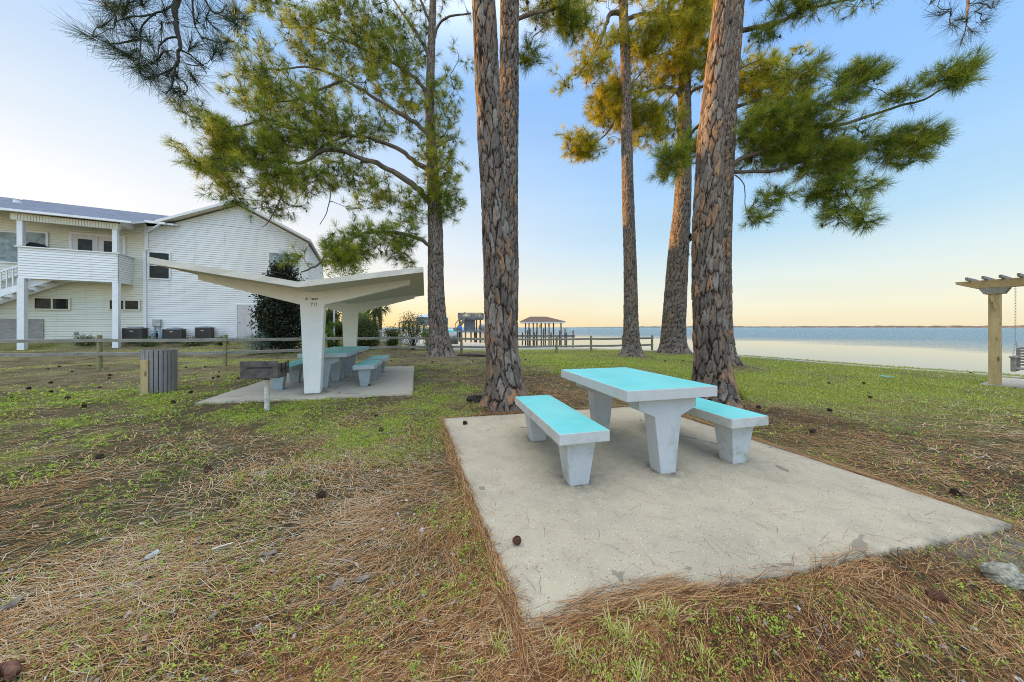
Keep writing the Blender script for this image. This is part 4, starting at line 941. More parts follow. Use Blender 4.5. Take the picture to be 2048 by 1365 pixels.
    for b in ((1560, 250, 85, 36, 10.6, 92), (1650, 245, 80, 40, 10.2, 100), (1740, 260, 70, 46, 9.9, 92), (1560, 300, 90, 32, 10.6, 86), (1650, 320, 70, 34, 10.2, 70), (1720, 160, 42, 34, 9.8, 36), (1610, 150, 34, 26, 10.0, 18), (1800, 215, 40, 34, 9.6, 34), (1900, 165, 42, 34, 9.2, 40), (1935, 145, 20, 18, 9.1, 12),
              (1840, 270, 40, 30, 9.5, 26), (1810, 310, 36, 24, 9.6, 18), (1690, 370, 62, 30, 9.9, 34), (1700, 425, 44, 20, 9.8, 20), (1735, 445, 14, 8, 9.8, 5), (1500, 430, 18, 18, 10.6, 8), (1545, 400, 40, 20, 10.5, 14), (1345, 320, 30, 32, 10.6, 26), (1390, 300, 30, 24, 10.7, 22),
              (1330, 345, 12, 14, 10.6, 6), (1690, 10, 80, 18, 10.2, 46), (1580, 20, 60, 18, 10.5, 26), (1525, 70, 26, 14, 10.8, 10), (1740, 10, 40, 18, 10.0, 20), (1640, 395, 30, 20, 10.1, 10), (1650, -50, 150, 40, 10.3, 50), (1480, 300, 40, 30, 10.8, 22)):
        tg += blob(*b)
    crown(t, sk, np.array(tg), 3, 40, .27, .0078, spread=.28, cones=.05)
    # --- a pine beside the photographer, whose lowest bough hangs into view
    b = np.array((-4.7, .35, float(gz(-4.7, .35)))); t = thing('pine_tree', 'pine whose thin dark bough hangs down against the pale sky', 'tree', tuple(b), 0, PINES)
    path = [b - np.array((0, 0, .2)), b + np.array((.02, 0, 2)), b + np.array((.1, 0, 5)), b + np.array((.15, .1, 8)), b + np.array((.1, .1, 12)), b + np.array((.1, 0, 15))]
    trunk(t, path, [.34, .27, .24, .20, .13, .04], 48, 200, 51, M['bark'], cw=.12, ch=.24, depth=.03)
    P = [path[3] + np.array((0, 0, -.4)), np.array((-4.1, 1.6, 7.3)), np.array((-3.85, 2.7, 6.6))] + px_path([(362, -90), (352, 5), (352, 45), (359, 90), (354, 132), (346, 152)], 3.35, 3.25)
    limb(t, P, .05, .007, M['twig_dark'], 6)
    br = [px_path(l, 3.35, y1) for l, y1 in (([(350, 6), (330, 22), (310, 28), (285, 52), (281, 95), (279, 130)], 3.2), ([(310, 28), (285, 33), (262, 34), (236, 42)], 3.15), ([(281, 78), (250, 85), (222, 88), (197, 78)], 3.1),
          ([(384, -40), (386, 20), (392, 55), (412, 88), (440, 107)], 3.5), ([(404, 75), (425, 82), (450, 88)], 3.55), ([(356, 130), (335, 143), (312, 152), (298, 156)], 3.2), ([(346, 152), (344, 172), (334, 186), (324, 184)], 3.2),
          ([(346, 150), (368, 165), (375, 180), (362, 192)], 3.3), ([(410, 0), (425, 25), (440, 26), (452, 10)], 3.5), ([(359, 100), (380, 110), (398, 125), (420, 140)], 3.4), ([(356, 75), (335, 78), (318, 95), (316, 118)], 3.25))]
    for p in br: limb(t, p, .011, .004, M['twig_dark'], 5)
    tips = [(186, 74), (208, 52), (222, 92), (279, 132), (262, 136), (292, 120), (322, 186), (362, 192), (345, 178), (441, 108), (452, 88), (430, 100), (392, 40), (452, 36), (470, 18), (490, 42), (232, 42), (246, 28), (226, 12), (390, 92), (322, 62), (300, 84), (420, 140), (352, 148),
            (212, 8), (256, 4), (340, 112), (400, 128), (300, 156), (316, 120), (380, 178), (270, 60), (285, 8), (330, 20), (420, 20), (470, 50), (240, 100), (258, 112), (305, 140), (335, 150), (360, -10), (300, -30), (240, -30), (420, -30), (480, -20), (390, 160), (262, 70)]
    tg = [AT(x, y, 3.3 + random.gauss(0, .16)) for x, y in tips]
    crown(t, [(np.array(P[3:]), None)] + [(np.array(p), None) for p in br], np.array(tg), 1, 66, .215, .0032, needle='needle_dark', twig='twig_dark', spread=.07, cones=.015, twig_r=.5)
    sk = high_limbs(t, path[3:], [(.1, 200, 2.4, .6), (.3, 300, 2.3, .8), (.5, 30, 2.2, .9), (.7, 120, 2.0, .8), (.85, 250, 1.6, .7), (.97, 80, 1.1, .5)])
    crown(t, sk, np.array(high_tufts(sk, 22)), 2, 22, .22, .009)
build_pines()

# ------------------------------------------------------------------ shrubs, palms
def leaf_mesh(name, parent, centres, per, ls, asp, mat, spread, up=.2, attr_dark=0):
    C = np.repeat(np.array(centres), per, 0); n = len(C); C = C + rng.normal(0, 1, (n, 3)) * spread
    d = rng.normal(0, 1, (n, 3)); d[:, 2] += up; d /= np.linalg.norm(d, axis=1)[:, None]
    s = np.cross(d, rng.normal(0, 1, (n, 3))); s /= np.linalg.norm(s, axis=1)[:, None]
    L = (ls * (.7 + .6 * rng.random(n)))[:, None]
    V = np.stack([C, C + d * L * .5 + s * L * asp, C + d * L, C + d * L * .5 - s * L * asp], 1).reshape(-1, 3)
    rnd = np.clip(np.repeat(rng.random(len(centres)), per) * .6 + rng.random(n) * .4, 0, 1)
    return link(name, mesh_np(name, V, [np.arange(len(V)).reshape(-1, 4)], [M[mat]], dict(rnd=np.repeat(rnd, 4))), parent, True)
def shrub(name, label, cat, base, top, rx, ry, ncl, per, ls, asp, mat, spread, stems=9, group=None, cone=False, hollow=.5):
    """a many-stemmed shrub: stems fan out from the base and carry clusters of leaves"""
    b = np.array(base, float); h = top - b[2]; t = thing(name, label, cat, tuple(b), 0, group); cs = []
    for _ in range(ncl * 6):
        if len(cs) >= ncl: break
        q = rng.normal(0, 1, 3); q = q / np.linalg.norm(q) * rng.random() ** (1 / 3 if hollow < .5 else .3)
        w = 1.0
        if cone: w = 1.15 - .75 * (q[2] * .5 + .5)
        p = b + np.array((q[0] * rx * w, q[1] * ry * w, h * (.52 + .48 * q[2])))
        if vn(p[0] * 1.7 + p[1], p[2] * 1.7, 12) < .28: continue
        cs.append(p)
    mb = MB()
    for k in range(stems):
        e = cs[(k * 37) % len(cs)]; m = b + (e - b) * .5 + np.array((0, 0, .12 * h)); mb.tube([b + np.array((random.gauss(0, .06), random.gauss(0, .06), -.08)), m, e], [.03, .018, .006], 5)
    mb.build('stems', M['twig'], t, True)
    leaf_mesh('foliage', t, cs, per, ls, asp, mat, spread); return t
def gxy(px, Y): x = (px - HX) * Y / F; return (x, Y, float(gz(x, Y)))
def build_shrubs():
    shrub('magnolia_shrub', 'big dark glossy shrub hiding the right end of the white house', 'shrub', gxy(566, 15.2), 4.5, 1.22, 1.1, 560, 36, .13, .24, 'magnolia', .17, 14, cone=True)
    shrub('juniper_shrub', 'low blue green juniper at the foot of the big dark shrub', 'shrub', gxy(520, 14.6), 1.25, .55, .5, 150, 22, .08, .12, 'juniper', .1, 7)
    shrub('slender_tree', 'light green bushy tree rising behind the pavilion roof', 'tree', gxy(694, 19.0), 6.1, 1.3, 1.2, 360, 22, .11, .16, 'fresh', .2, 12)
    shrub('garden_shrub', 'green shrub seen under the pavilion roof between its two columns', 'shrub', gxy(668, 18.0), 2.6, .55, .6, 190, 26, .13, .22, 'bush', .14, 8)
    shrub('garden_shrub', 'small bright leafed shrub beside the white birdhouse post', 'shrub', gxy(656, 16.6), 1.35, .25, .3, 50, 16, .12, .26, 'fresh', .08, 6)
    shrub('garden_shrub', 'dense olive bush right of the rear pavilion column', 'shrub', gxy(732, 17.6), 1.75, .85, .8, 330, 30, .11, .22, 'bush', .14, 10)
    shrub('garden_shrub', 'feathery light green bush behind the dense olive one', 'shrub', gxy(714, 20.5), 2.3, .8, .8, 300, 28, .13, .16, 'fresh', .16, 8)
    shrub('garden_shrub', 'twiggy open bush between the palm and the blue roofed boathouse', 'shrub', gxy(826, 18.4), 2.15, .85, .7, 230, 16, .09, .2, 'bush', .14, 16)
    shrub('garden_shrub', 'small yellow green bush touching the grey trunk of the broad pine', 'shrub', gxy(858, 18.0), 1.25, .3, .3, 80, 20, .09, .2, 'fresh', .08, 5)
    shrub('garden_shrub', 'low dark bush behind the fence left of the twiggy open bush', 'shrub', gxy(785, 18.8), 1.25, .5, .4, 140, 22, .10, .2, 'bush', .1, 8)
    for px, lab in ((170, 'weedy clump at the house wall left of the right balcony post'), (300, 'weedy clump between the downspout and the grey meter box'), (385, 'weedy clump between the two right-hand cooling units'), (436, 'weedy clump at the wall right of the cooling units')):
        Y = {170: 15.6, 300: 16.4, 385: 17.0, 436: 17.6}[px]
        shrub('wall_weeds', lab, 'plant', gxy(px, Y), gxy(px, Y)[2] + .38, .5, .22, 50, 18, .10, .16, 'bush', .09, 5, 'weeds along the house wall')
    for px, h, lab in ((748, 3.15, 'shaggy palm with the lower head beyond the olive bush'), (760, 3.7, 'shaggy palm with the taller head beyond the olive bush')):
        Y = 34.0; b = gxy(px, Y); b = (b[0], b[1], -.4); t = thing('palm_tree', lab, 'palm', b, 0, 'palms by the water')
        mb = MB(); mb.tube([np.array(b) + (0, 0, -.3), np.array(b) + (.05, 0, 1.6), np.array((b[0], b[1], h))], [.2, .16, .17], 10); mb.build('trunk', M['twig'], t, True)
        V, Q, R = [], [], []; o = 0; c = np.array((b[0], b[1], h))
        for k in range(46):
            a = rng.random() * 2 * PI; e = rng.uniform(-.9, 1.1); L = rng.uniform(.9, 1.4)
            d = np.array((math.cos(a) * math.cos(e), math.sin(a) * math.cos(e), math.sin(e))); hub = c + d * L * .5
            for j in range(13):                                        # fan leaf of narrow blades
                q = d + rng.normal(0, .42, 3); q /= np.linalg.norm(q); q[2] -= .25; s = np.cross(q, rng.normal(0, 1, 3)); s = s / np.linalg.norm(s) * .022
                tip = hub + q * L * .6; V += [hub - s, hub + s, tip + s * .3 - np.array((0, 0, .1)), tip - s * .3 - np.array((0, 0, .1))]; Q.append((o, o + 1, o + 2, o + 3)); o += 4; R += [rng.random()] * 4
        link('fronds', mesh_np('fronds', np.array(V), [np.array(Q)], [M['palm']], dict(rnd=np.array(R))), t, True)
    p = on_ground(1484, 800); shrub('grass_clump', 'spiky grass clump at the foot of the furrowed pine trunk', 'plant', tuple(p), p[2] + .22, .10, .08, 30, 12, .16, .03, 'grass', .03, 3)
build_shrubs()

# ================================================================== picnic tables and benches
ROT = math.radians(14.4)
def make_table():
    t = thing('picnic_table', '', 'picnic table')
    top = MB(); top.box((0, 0, .732), (.95, 1.39, .096), m=0, top=1); top.build('tabletop', [M['side'], M['turq']], t, bevel=.005)
    for s in (-1, 1):
        y = s * .55; mb = MB()
        prof = [(-.078, -.004), (.078, -.004), (.142, .515), (.305, .585), (.305, .686), (-.305, .686), (-.305, .585), (-.142, .515)]
        mb.prism([(a, y - .075, z) for a, z in prof], (0, .15, 0)); mb.build('leg', M['leg'], t, bevel=.006)
    return t
def make_bench():
    t = thing('picnic_bench', '', 'bench')
    top = MB(); top.box((0, 0, .427), (.446, 1.39, .09), m=0, top=1); top.build('seat', [M['side'], M['turq']], t, bevel=.005)
    for s in (-1, 1):
        y = s * .52; mb = MB()
        b = [(-.085, y - .075, -.004), (.085, y - .075, -.004), (.085, y + .075, -.004), (-.085, y + .075, -.004)]
        u = [(-.135, y - .105, .385), (.135, y - .105, .385), (.135, y + .105, .385), (-.135, y + .105, .385)]
        mb.hexa(b, u); mb.build('leg', M['leg'], t, bevel=.006)
    return t
def place_sets():
    C0 = G(630, 785); u = np.array((math.cos(ROT), math.sin(ROT), 0)); v = np.array((-math.sin(ROT), math.cos(ROT), 0))
    sets = [(np.array((1.26, 3.41, 0)), 'on the open slab in front', 'bright turquoise topped concrete picnic table on the open front slab', 'turquoise topped bench on the near side of the open front slab, clear of the table', 'turquoise topped bench half hidden behind the front table, algae on its leg'),
            (C0 + v * 1.0, '', 'concrete picnic table under the pavilion just behind its front column', 'bench under the pavilion peeping out behind the barbecue grill', 'nearer of the two benches on the open side under the pavilion'),
            (C0 + v * 2.38, '', 'farther picnic table under the pavilion at the rear column', 'mostly hidden farther bench on the grill side under the pavilion', 'farther of the two benches on the open side under the pavilion')]
    T = make_table(); B = make_bench()
    first_t = first_b = True
    for k, (c, _, lt, ll, lr) in enumerate(sets):
        r = ROT + (0, .012, -.01)[k]
        o = T if first_t else dup(T); first_t = False
        o.location = c; o.rotation_euler.z = r; o.scale = (1, .83, .965) if k else (1, 1, 1); tag(o, lt, 'picnic table', 'concrete picnic tables')
        for s, lab, dv in ((-.87, ll, -.02), (.83, lr, -.03)):
            b = B if first_b else dup(B); first_b = False
            b.location = c + u * s + v * dv; b.scale = (1, .83, 1) if k else (1, 1, 1); b.rotation_euler.z = r + random.gauss(0, .008); tag(b, lab, 'bench', 'concrete picnic benches')
        if k:                                                           # pavilion sets: tops brightened against the roof's shade, the rest greyer
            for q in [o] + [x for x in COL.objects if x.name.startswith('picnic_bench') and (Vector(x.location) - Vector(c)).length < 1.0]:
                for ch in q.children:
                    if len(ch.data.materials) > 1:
                        nm = ch.data.name + '_retoned'; ch.data = bpy.data.meshes.get(nm) or ch.data.copy(); ch.data.name = nm; ch.data.materials[1] = M['turq2']; ch.data.materials[0] = M['side2']
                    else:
                        nm = ch.data.name + '_retoned'; ch.data = bpy.data.meshes.get(nm) or ch.data.copy(); ch.data.name = nm; ch.data.materials[0] = M['leg2']
place_sets()

# ================================================================== the butterfly-roofed pavilion
def build_pavilion():
    C0 = G(627, 785); r = math.radians(15.6); t = thing('picnic_pavilion', 'cream concrete pavilion with a butterfly roof on two tapered columns', 'pavilion', (C0[0], C0[1], 0), r)
    def zu(x): return 2.03 + (.175 * x if x > 0 else -.150 * x)
    def roof():
        y0, y1, th = -.8, 3.9, .105; L, R = -2.1, 2.15; mb = MB()
        n = 10
        xs = list(np.linspace(L, 0, n)) + list(np.linspace(0, R, n))[1:]
        k = len(xs); V = []
        for y in (y0, y1):
            for x in xs: V.append((x, y + .006 * math.sin(x * 9), zu(x)))
            for x in xs: V.append((x, y + .006 * math.sin(x * 7 + 1), zu(x) + th + .004 * math.sin(x * 11 + y)))
        F_ = []
        for i in range(k - 1):
            a = 0; b = k; c = 2 * k; d = 3 * k
            F_ += [(a + i, a + i + 1, b + i + 1, b + i), (c + i + 1, c + i, d + i, d + i + 1), (a + i + 1, a + i, c + i, c + i + 1), (b + i, b + i + 1, d + i + 1, d + i)]
        F_ += [(0, k, 3 * k, 2 * k), (k - 1, 3 * k - 1, 4 * k - 1, 2 * k - 1)][:0] + [(0, k, 3 * k, 2 * k), (k - 1, 2 * k - 1, 4 * k - 1, 3 * k - 1)]
        mb.add(V, F_); return mb
    roof().build('roof', M['pavroof'], t)
    cols = []
    for y in (0.0, 3.2):
        mb = MB(); e = .012
        prof = [(-.14, -.01), (.14, -.01), (.215, 1.77), (1.86, zu(1.86) - .11), (1.86, zu(1.86) + e), (.02, 2.03 + e), (-.02, 2.03 + e), (-1.86, zu(-1.86) + e), (-1.86, zu(-1.86) - .11), (-.215, 1.77)]
        mb.prism([(a, y - .08, z) for a, z in prof], (0, .16, 0)); cols.append(mb.build('column', M['pav'], t, bevel=.012))
    # scribbled marks on the front column
    mb = MB(); yf = -.0835
    def stroke(pts, w=.008):
        for (a, b), (c, d) in zip(pts[:-1], pts[1:]):
            L = math.hypot(c - a, d - b); nx, nz = -(d - b) / L * w / 2, (c - a) / L * w / 2
            mb.add([(a - nx, yf, b - nz), (c - nx, yf, d - nz), (c + nx, yf, d + nz), (a + nx, yf, b + nz)], [(0, 1, 2, 3)])
    for x0, s in ((-.12, .05), (-.02, .07), (.05, .06)):
        for k in range(5): stroke([(x0 + random.uniform(-.01, s), 1.885 + random.uniform(-.025, .035)), (x0 + random.uniform(0, s), 1.885 + random.uniform(-.025, .035))], random.uniform(.006, .018))
    stroke([(-.03, 1.82), (-.005, 1.785)]); stroke([(.015, 1.82), (-.02, 1.74)]); stroke([(.045, 1.81), (.045, 1.75), (.025, 1.745)]); stroke([(.075, 1.82), (.075, 1.74)]); stroke([(.06, 1.80), (.075, 1.82)])
    o = mb.build('lettering', M['graffiti'], cols[0])
build_pavilion()

# ================================================================== bin and grill
def build_bin():
    p = on_ground(319, 784); c = (p[0], p[1], p[2]); H = .885; R = .245
    t = thing('litter_bin', 'round litter bin clad in grey brown vertical slats', 'litter bin', c); n = 24
    mb = MB()
    for k in range(n):
        a = 2 * PI * (k + .5) / n; w = 2 * PI * R / n - .011; rr = (math.cos(a), math.sin(a), 0); tg = (-math.sin(a), math.cos(a), 0)
        mb.box((R * rr[0], R * rr[1], H / 2 + random.uniform(-.004, .004)), (.022, w, H), ax=(rr, tg, (0, 0, 1)))
        for z in (.06, H - .075): mb.box(((R + .0125) * rr[0], (R + .0125) * rr[1], z), (.008, .015, .015), ax=(rr, tg, (0, 0, 1)), m=1)
    mb.build('slats', [M['slat'], M['steel']], t, bevel=.0015, segs=1)
    MB().lathe([(R - .03, .02), (R - .03, H - .04), (R - .045, H - .04), (R - .05, .05)], n=28).build('liner', M['dark'], t)
    b2 = on_ground(291, 790); t2 = thing('wooden_post', 'short yellowed timber post chained beside the slatted litter bin', 'post', (b2[0], b2[1], b2[2]))
    mb = MB(); mb.box((0, 0, .30), (.105, .105, .80), rz=.5); mb.build('timber', M['lumber'], t2, bevel=.006)
    ch = MB()
    for k in range(9): ch.box((-.07 - .012 * (k % 2) - .01 * k * .3, -.03, .21 - k * .026), (.012, .008, .03), rz=k * .9)
    ch.build('chain', M['steel'], t2, bevel=.002)
build_bin()
def build_grill():
    p = on_ground(534, 822); t = thing('park_grill', 'rusty steel barbecue box grill on a white post beside the pavilion slab', 'grill', tuple(p))
    mb = MB(); mb.tube([(0, 0, -.1), (0, 0, .49)], [.036, .036], 14); mb.tube([(0, 0, .49), (0, 0, .505)], [.055, .055], 14); mb.build('post', M['chipped'], t)
    a = math.radians(8); X = np.array((math.cos(a), math.sin(a), 0)); Yv = np.array((-math.sin(a), math.cos(a), 0)); Z = np.array((0, 0, 1.))
    W_, D_, H_ = .54, .24, .27; z0 = .545; off = X * (-.04); k = .012; mb = MB()
    def P(c): return off + X * c[0] + Yv * c[1] + Z * (z0 + c[2])
    for c, d in (((0, -D_ / 2, H_ / 2), (W_, k, H_)), ((-W_ / 2, 0, H_ / 2 - .02), (k, D_ - 2 * k, H_ - .04)), ((W_ / 2, 0, H_ / 2 - .02), (k, D_ - 2 * k, H_ - .04)), ((0, 0, .0), (W_ - .01, D_, k))):
        mb.box(P(c), d, ax=(X, Yv, Z))
    for s in (-1, 1):
        mb.box(P((s * W_ / 2, D_ / 2 + .03, H_ / 2 + .01)), (k, .06, H_ - .06), ax=(X, Yv, Z))
    mb.build('firebox', M['metal'], t, bevel=.002)
    mb = MB(); mb.box(P((0, -D_ / 2 - .0085, H_ * .62)), (.36, .012, .014), ax=(X, Yv, Z)); mb.build('shelf_slot', M['dark'], t)
    mb = MB(); mb.box((0, 0, .522), (.05, .05, .035), rz=a); mb.build('swivel', M['metal'], t)
    mb = MB()
    for j in range(6): mb.box(P((0, -D_ / 2 + .03 + j * .036, H_ - .06)), (W_ - .03, .009, .009), ax=(X, Yv, Z))
    mb.build('grate', M['dark'], t)
    mb = MB()
    for s in (-.05, .06): mb.box(P((W_ / 2 + .012, s, H_ * .58)), (.010, .008, .15), ax=(X, Yv, Z))
    mb.tube([P((W_ / 2 + .02, -.10, H_ * .52)), P((W_ / 2 + .05, -.04, H_ * .53)), P((W_ / 2 + .02, .02, H_ * .54)), P((W_ / 2 + .05, .08, H_ * .56)), P((W_ / 2 + .025, .13, H_ * .55))], [.010, .008, .008, .008, .010], 8)
    mb.build('grate_handle', M['dark'], t)
build_grill()

# ================================================================== post and rail fence
def build_fence():
    pts = [np.array((-21.5, 8.6)), np.array((-17.2, 9.35))] + [G(x, y)[:2] for x, y in ((199, 737), (450, 733))]
    a, b = pts[-1], G(799, 712)[:2]; pts += [(a + b) * .5, b] + [G(x, y)[:2] for x, y in ((923, 709), (1015, 706.5), (1113, 704), (1182, 703), (1246, 701.5), (1304, 700))]
    base = pts[2]; t = thing('split_rail_fence', 'weathered two rail timber fence running from the house yard to the water', 'fence', (base[0], base[1], float(gz(*base))))
    def hts(p):
        f = float(sstep(-10, 3, p[0])); return .90 - .22 * f, .47 - .17 * f
    for p in pts:
        hi, lo = hts(p); z = float(gz(*p)); mb = MB(); tl = np.array((random.gauss(0, .015), random.gauss(0, .012), 0))
        mb.tube([(p[0], p[1], z - .1), (p[0], p[1], z + hi * .6), (p[0] + tl[0], p[1] + tl[1], hi + .16), (p[0] + tl[0], p[1] + tl[1], hi + .175)], [.062, .06, .056, .04], 10)
        mb.build('post', M['fencepost'], t, True, smooth=False)
    for p, q in zip(pts[:-1], pts[1:]):
        for k in (0, 1):
            zp, zq = hts(p)[k], hts(q)[k]; m = (p + q) / 2; n = np.array((-(q - p)[1], (q - p)[0])); n /= np.linalg.norm(n); n = n * (-.066)
            P = [np.array((*(p - (q - p) * .02 + n * .6), zp)), np.array((*(p + (q - p) * .3 + n), zp * .67 + zq * .33 - .012)), np.array((*(p + (q - p) * .7 + n), zp * .33 + zq * .67 - .012 + random.gauss(0, .008))), np.array((*(q + (q - p) * .02 + n * .6), zq))]
            mb = MB(); P = smooth_path(P, 9)
            for s in range(8): pass
            Rr = .052; d = (q - p) / np.linalg.norm(q - p); sd = np.array((-d[1], d[0], 0)) * .03; ring = []
            for c in P: ring.append([c - sd - (0, 0, Rr), c + sd - (0, 0, Rr * .8), c + sd + (0, 0, Rr), c - sd + (0, 0, Rr * .85)])
            V = [x for r_ in ring for x in r_]; F_ = [(0, 1, 2, 3), tuple(4 * 8 + i for i in (3, 2, 1, 0))]
            for s in range(8):
                for i in range(4): j = (i + 1) % 4; F_.append((4 * s + i, 4 * s + j, 4 * s + 4 + j, 4 * s + 4 + i))
            mb.add(V, F_); mb.build('rail', M['fence'], t, True)
build_fence()

# ================================================================== pergola with swing
def build_pergola():
    B = G(1990, 769); d = np.array((-.42, .9075, 0)); x = np.array((.9075, .42, 0)); Z = np.array((0, 0, 1.)); base = np.array((B[0], B[1], 0.))
    t = thing('pergola', 'timber pergola of yellow lumber at the right edge by the water', 'pergola', tuple(base))
    posts = [base, base - d * 2.6]
    for p in posts:
        MB().box(p + Z * 1.046, (.155, .155, 2.092), ax=(x, d, Z)).build('post', M['lumber'], t, True, bevel=.006)
        for s in (-1, 1):
            mb = MB(); c = p + x * (s * .10)                              # corbel plates on the post head
            prof = [(-.13, 2.09), (.13, 2.09), (.20, 2.23), (-.20, 2.23)]
            mb.prism([c + d * a + Z * z - x * .022 for a, z in prof], x * .044); mb.build('corbel', M['grey_wood'], t, True, bevel=.004)
        mb = MB(); mb.prism([p - x * .135 + d * .06 + Z * 2.05, p - x * .135 + d * .005 + Z * 2.05, p - x * .135 - d * .04 + Z * 1.74, p - x * .135 - d * .01 + Z * 1.74], x * .04); mb.build('brace', M['lumber'], t, True)
    for s in (-1, 1):
        c = base + x * (s * .10); mb = MB(); e0, e1 = .52, -3.3
        prof = [(e0, 2.42), (e0 - .02, 2.36), (e0 - .28, 2.235), (e1 + .28, 2.235), (e1, 2.36), (e1, 2.42)]
        mb.prism([c + d * a + Z * z - x * .022 for a, z in prof], x * .044); mb.build('beam', M['lumber_x'], t, True, bevel=.004)
    for k in range(16):
        q = base + d * (.31 - k * .215); mb = MB()
        prof = [(-.40, 2.423), (-.42, 2.49), (.54, 2.49), (.52, 2.423)]
        mb.prism([q + x * a + Z * z - d * .02 for a, z in prof], d * .04); mb.build('slat', M['grey_wood'], t, True, bevel=.003)
    # swing
    s0 = base - d * .25 ; L = 1.35; sw = thing('porch_swing', 'slatted timber swing hanging on chains under the pergola', 'swing', tuple(s0 + Z * .35))
    mb = MB()
    for k in range(6): mb.box(s0 - d * L / 2 + x * (-.20 + k * .085) + Z * .40, (.07, L, .022), ax=(x, d, Z))
    mb.build('seat', M['grey_wood'], sw, True, bevel=.003)
    mb = MB()
    for k in range(7): mb.box(s0 - d * L / 2 + x * (.27 + k * .018) + Z * (.47 + k * .062), (.02, L, .042), ax=(x, d, Z))
    mb.build('backrest', M['grey_wood'], sw, True, bevel=.003)
    for e in (0.0, -L):
        q = s0 + d * e; mb = MB()
        mb.box(q + x * .02 + Z * .66, (.62, .09, .03), ax=(x, d, Z)); mb.box(q - x * .22 + Z * .50, (.06, .06, .30), ax=(x, d, Z)); mb.box(q + x * .04 + Z * .365, (.56, .05, .05), ax=(x, d, Z)); mb.box(q + x * .30 + Z * .60, (.04, .05, .5), ax=(x, d, Z)); mb.build('arm', M['grey_wood'], sw, True, bevel=.003)
        ch = MB(); top = q + Z * 2.23
        def links(a, b):
            n = int(np.linalg.norm(b - a) / .034)
            for k in range(n):
                c = a + (b - a) * (k + .5) / n; u = (b - a) / np.linalg.norm(b - a); w = np.cross(u, x if k % 2 else d); w /= np.linalg.norm(w)
                pts = [c + u * (.021 * math.cos(i * PI / 4)) + w * (.011 * math.sin(i * PI / 4)) for i in range(9)]; ch.tube(pts, [.0036] * 9, 4, cap=False)
        knot = q + Z * 1.02
        links(top, knot); links(knot, q - x * .22 + Z * .68); links(knot, q + x * .30 + Z * .75); ch.build('chain', M['steel'], sw, True)
build_pergola()

# ================================================================== the house
HN3 = np.array((*HN, 0)); HW3 = np.array((*HW, 0)); Z3 = np.array((0, 0, 1.))
def W(t, off, z): return np.array((*(H0 + HW * t + HN * off), z))
def WP(px, py, off=0.0):
    """where the photo's ray meets the plane `off` metres in front of the wall: (t, z)"""
    k = (px - HX) / F; b = H0 + HN * off; t = (k * b[1] - b[0]) / (HW[0] - k * HW[1]); Y = b[1] + t * HW[1]
    return t, CAMZ - (py - HY) * Y / F
def siding(mb, z0, z1, tl, tr, P, ex=.125, lap=.03, m=0):
    """lapped boards on a wall; P(t, off, z) places a point, tl/tr give the outline at a height"""
    z = z0
    while z < z1 - .01:
        zt = min(z + ex, z1); a, b, c, d = tl(z), tr(z), tl(zt), tr(zt)
        if b - a > .02:
            zl_ = z + .011; mb.add([P(a, lap, zl_), P(b, lap, zl_), P(d, .006, zt), P(c, .006, zt), P(a, .002, z), P(b, .002, z)], [(0, 1, 2, 3), (4, 5, 1, 0)], m)
        z = zt
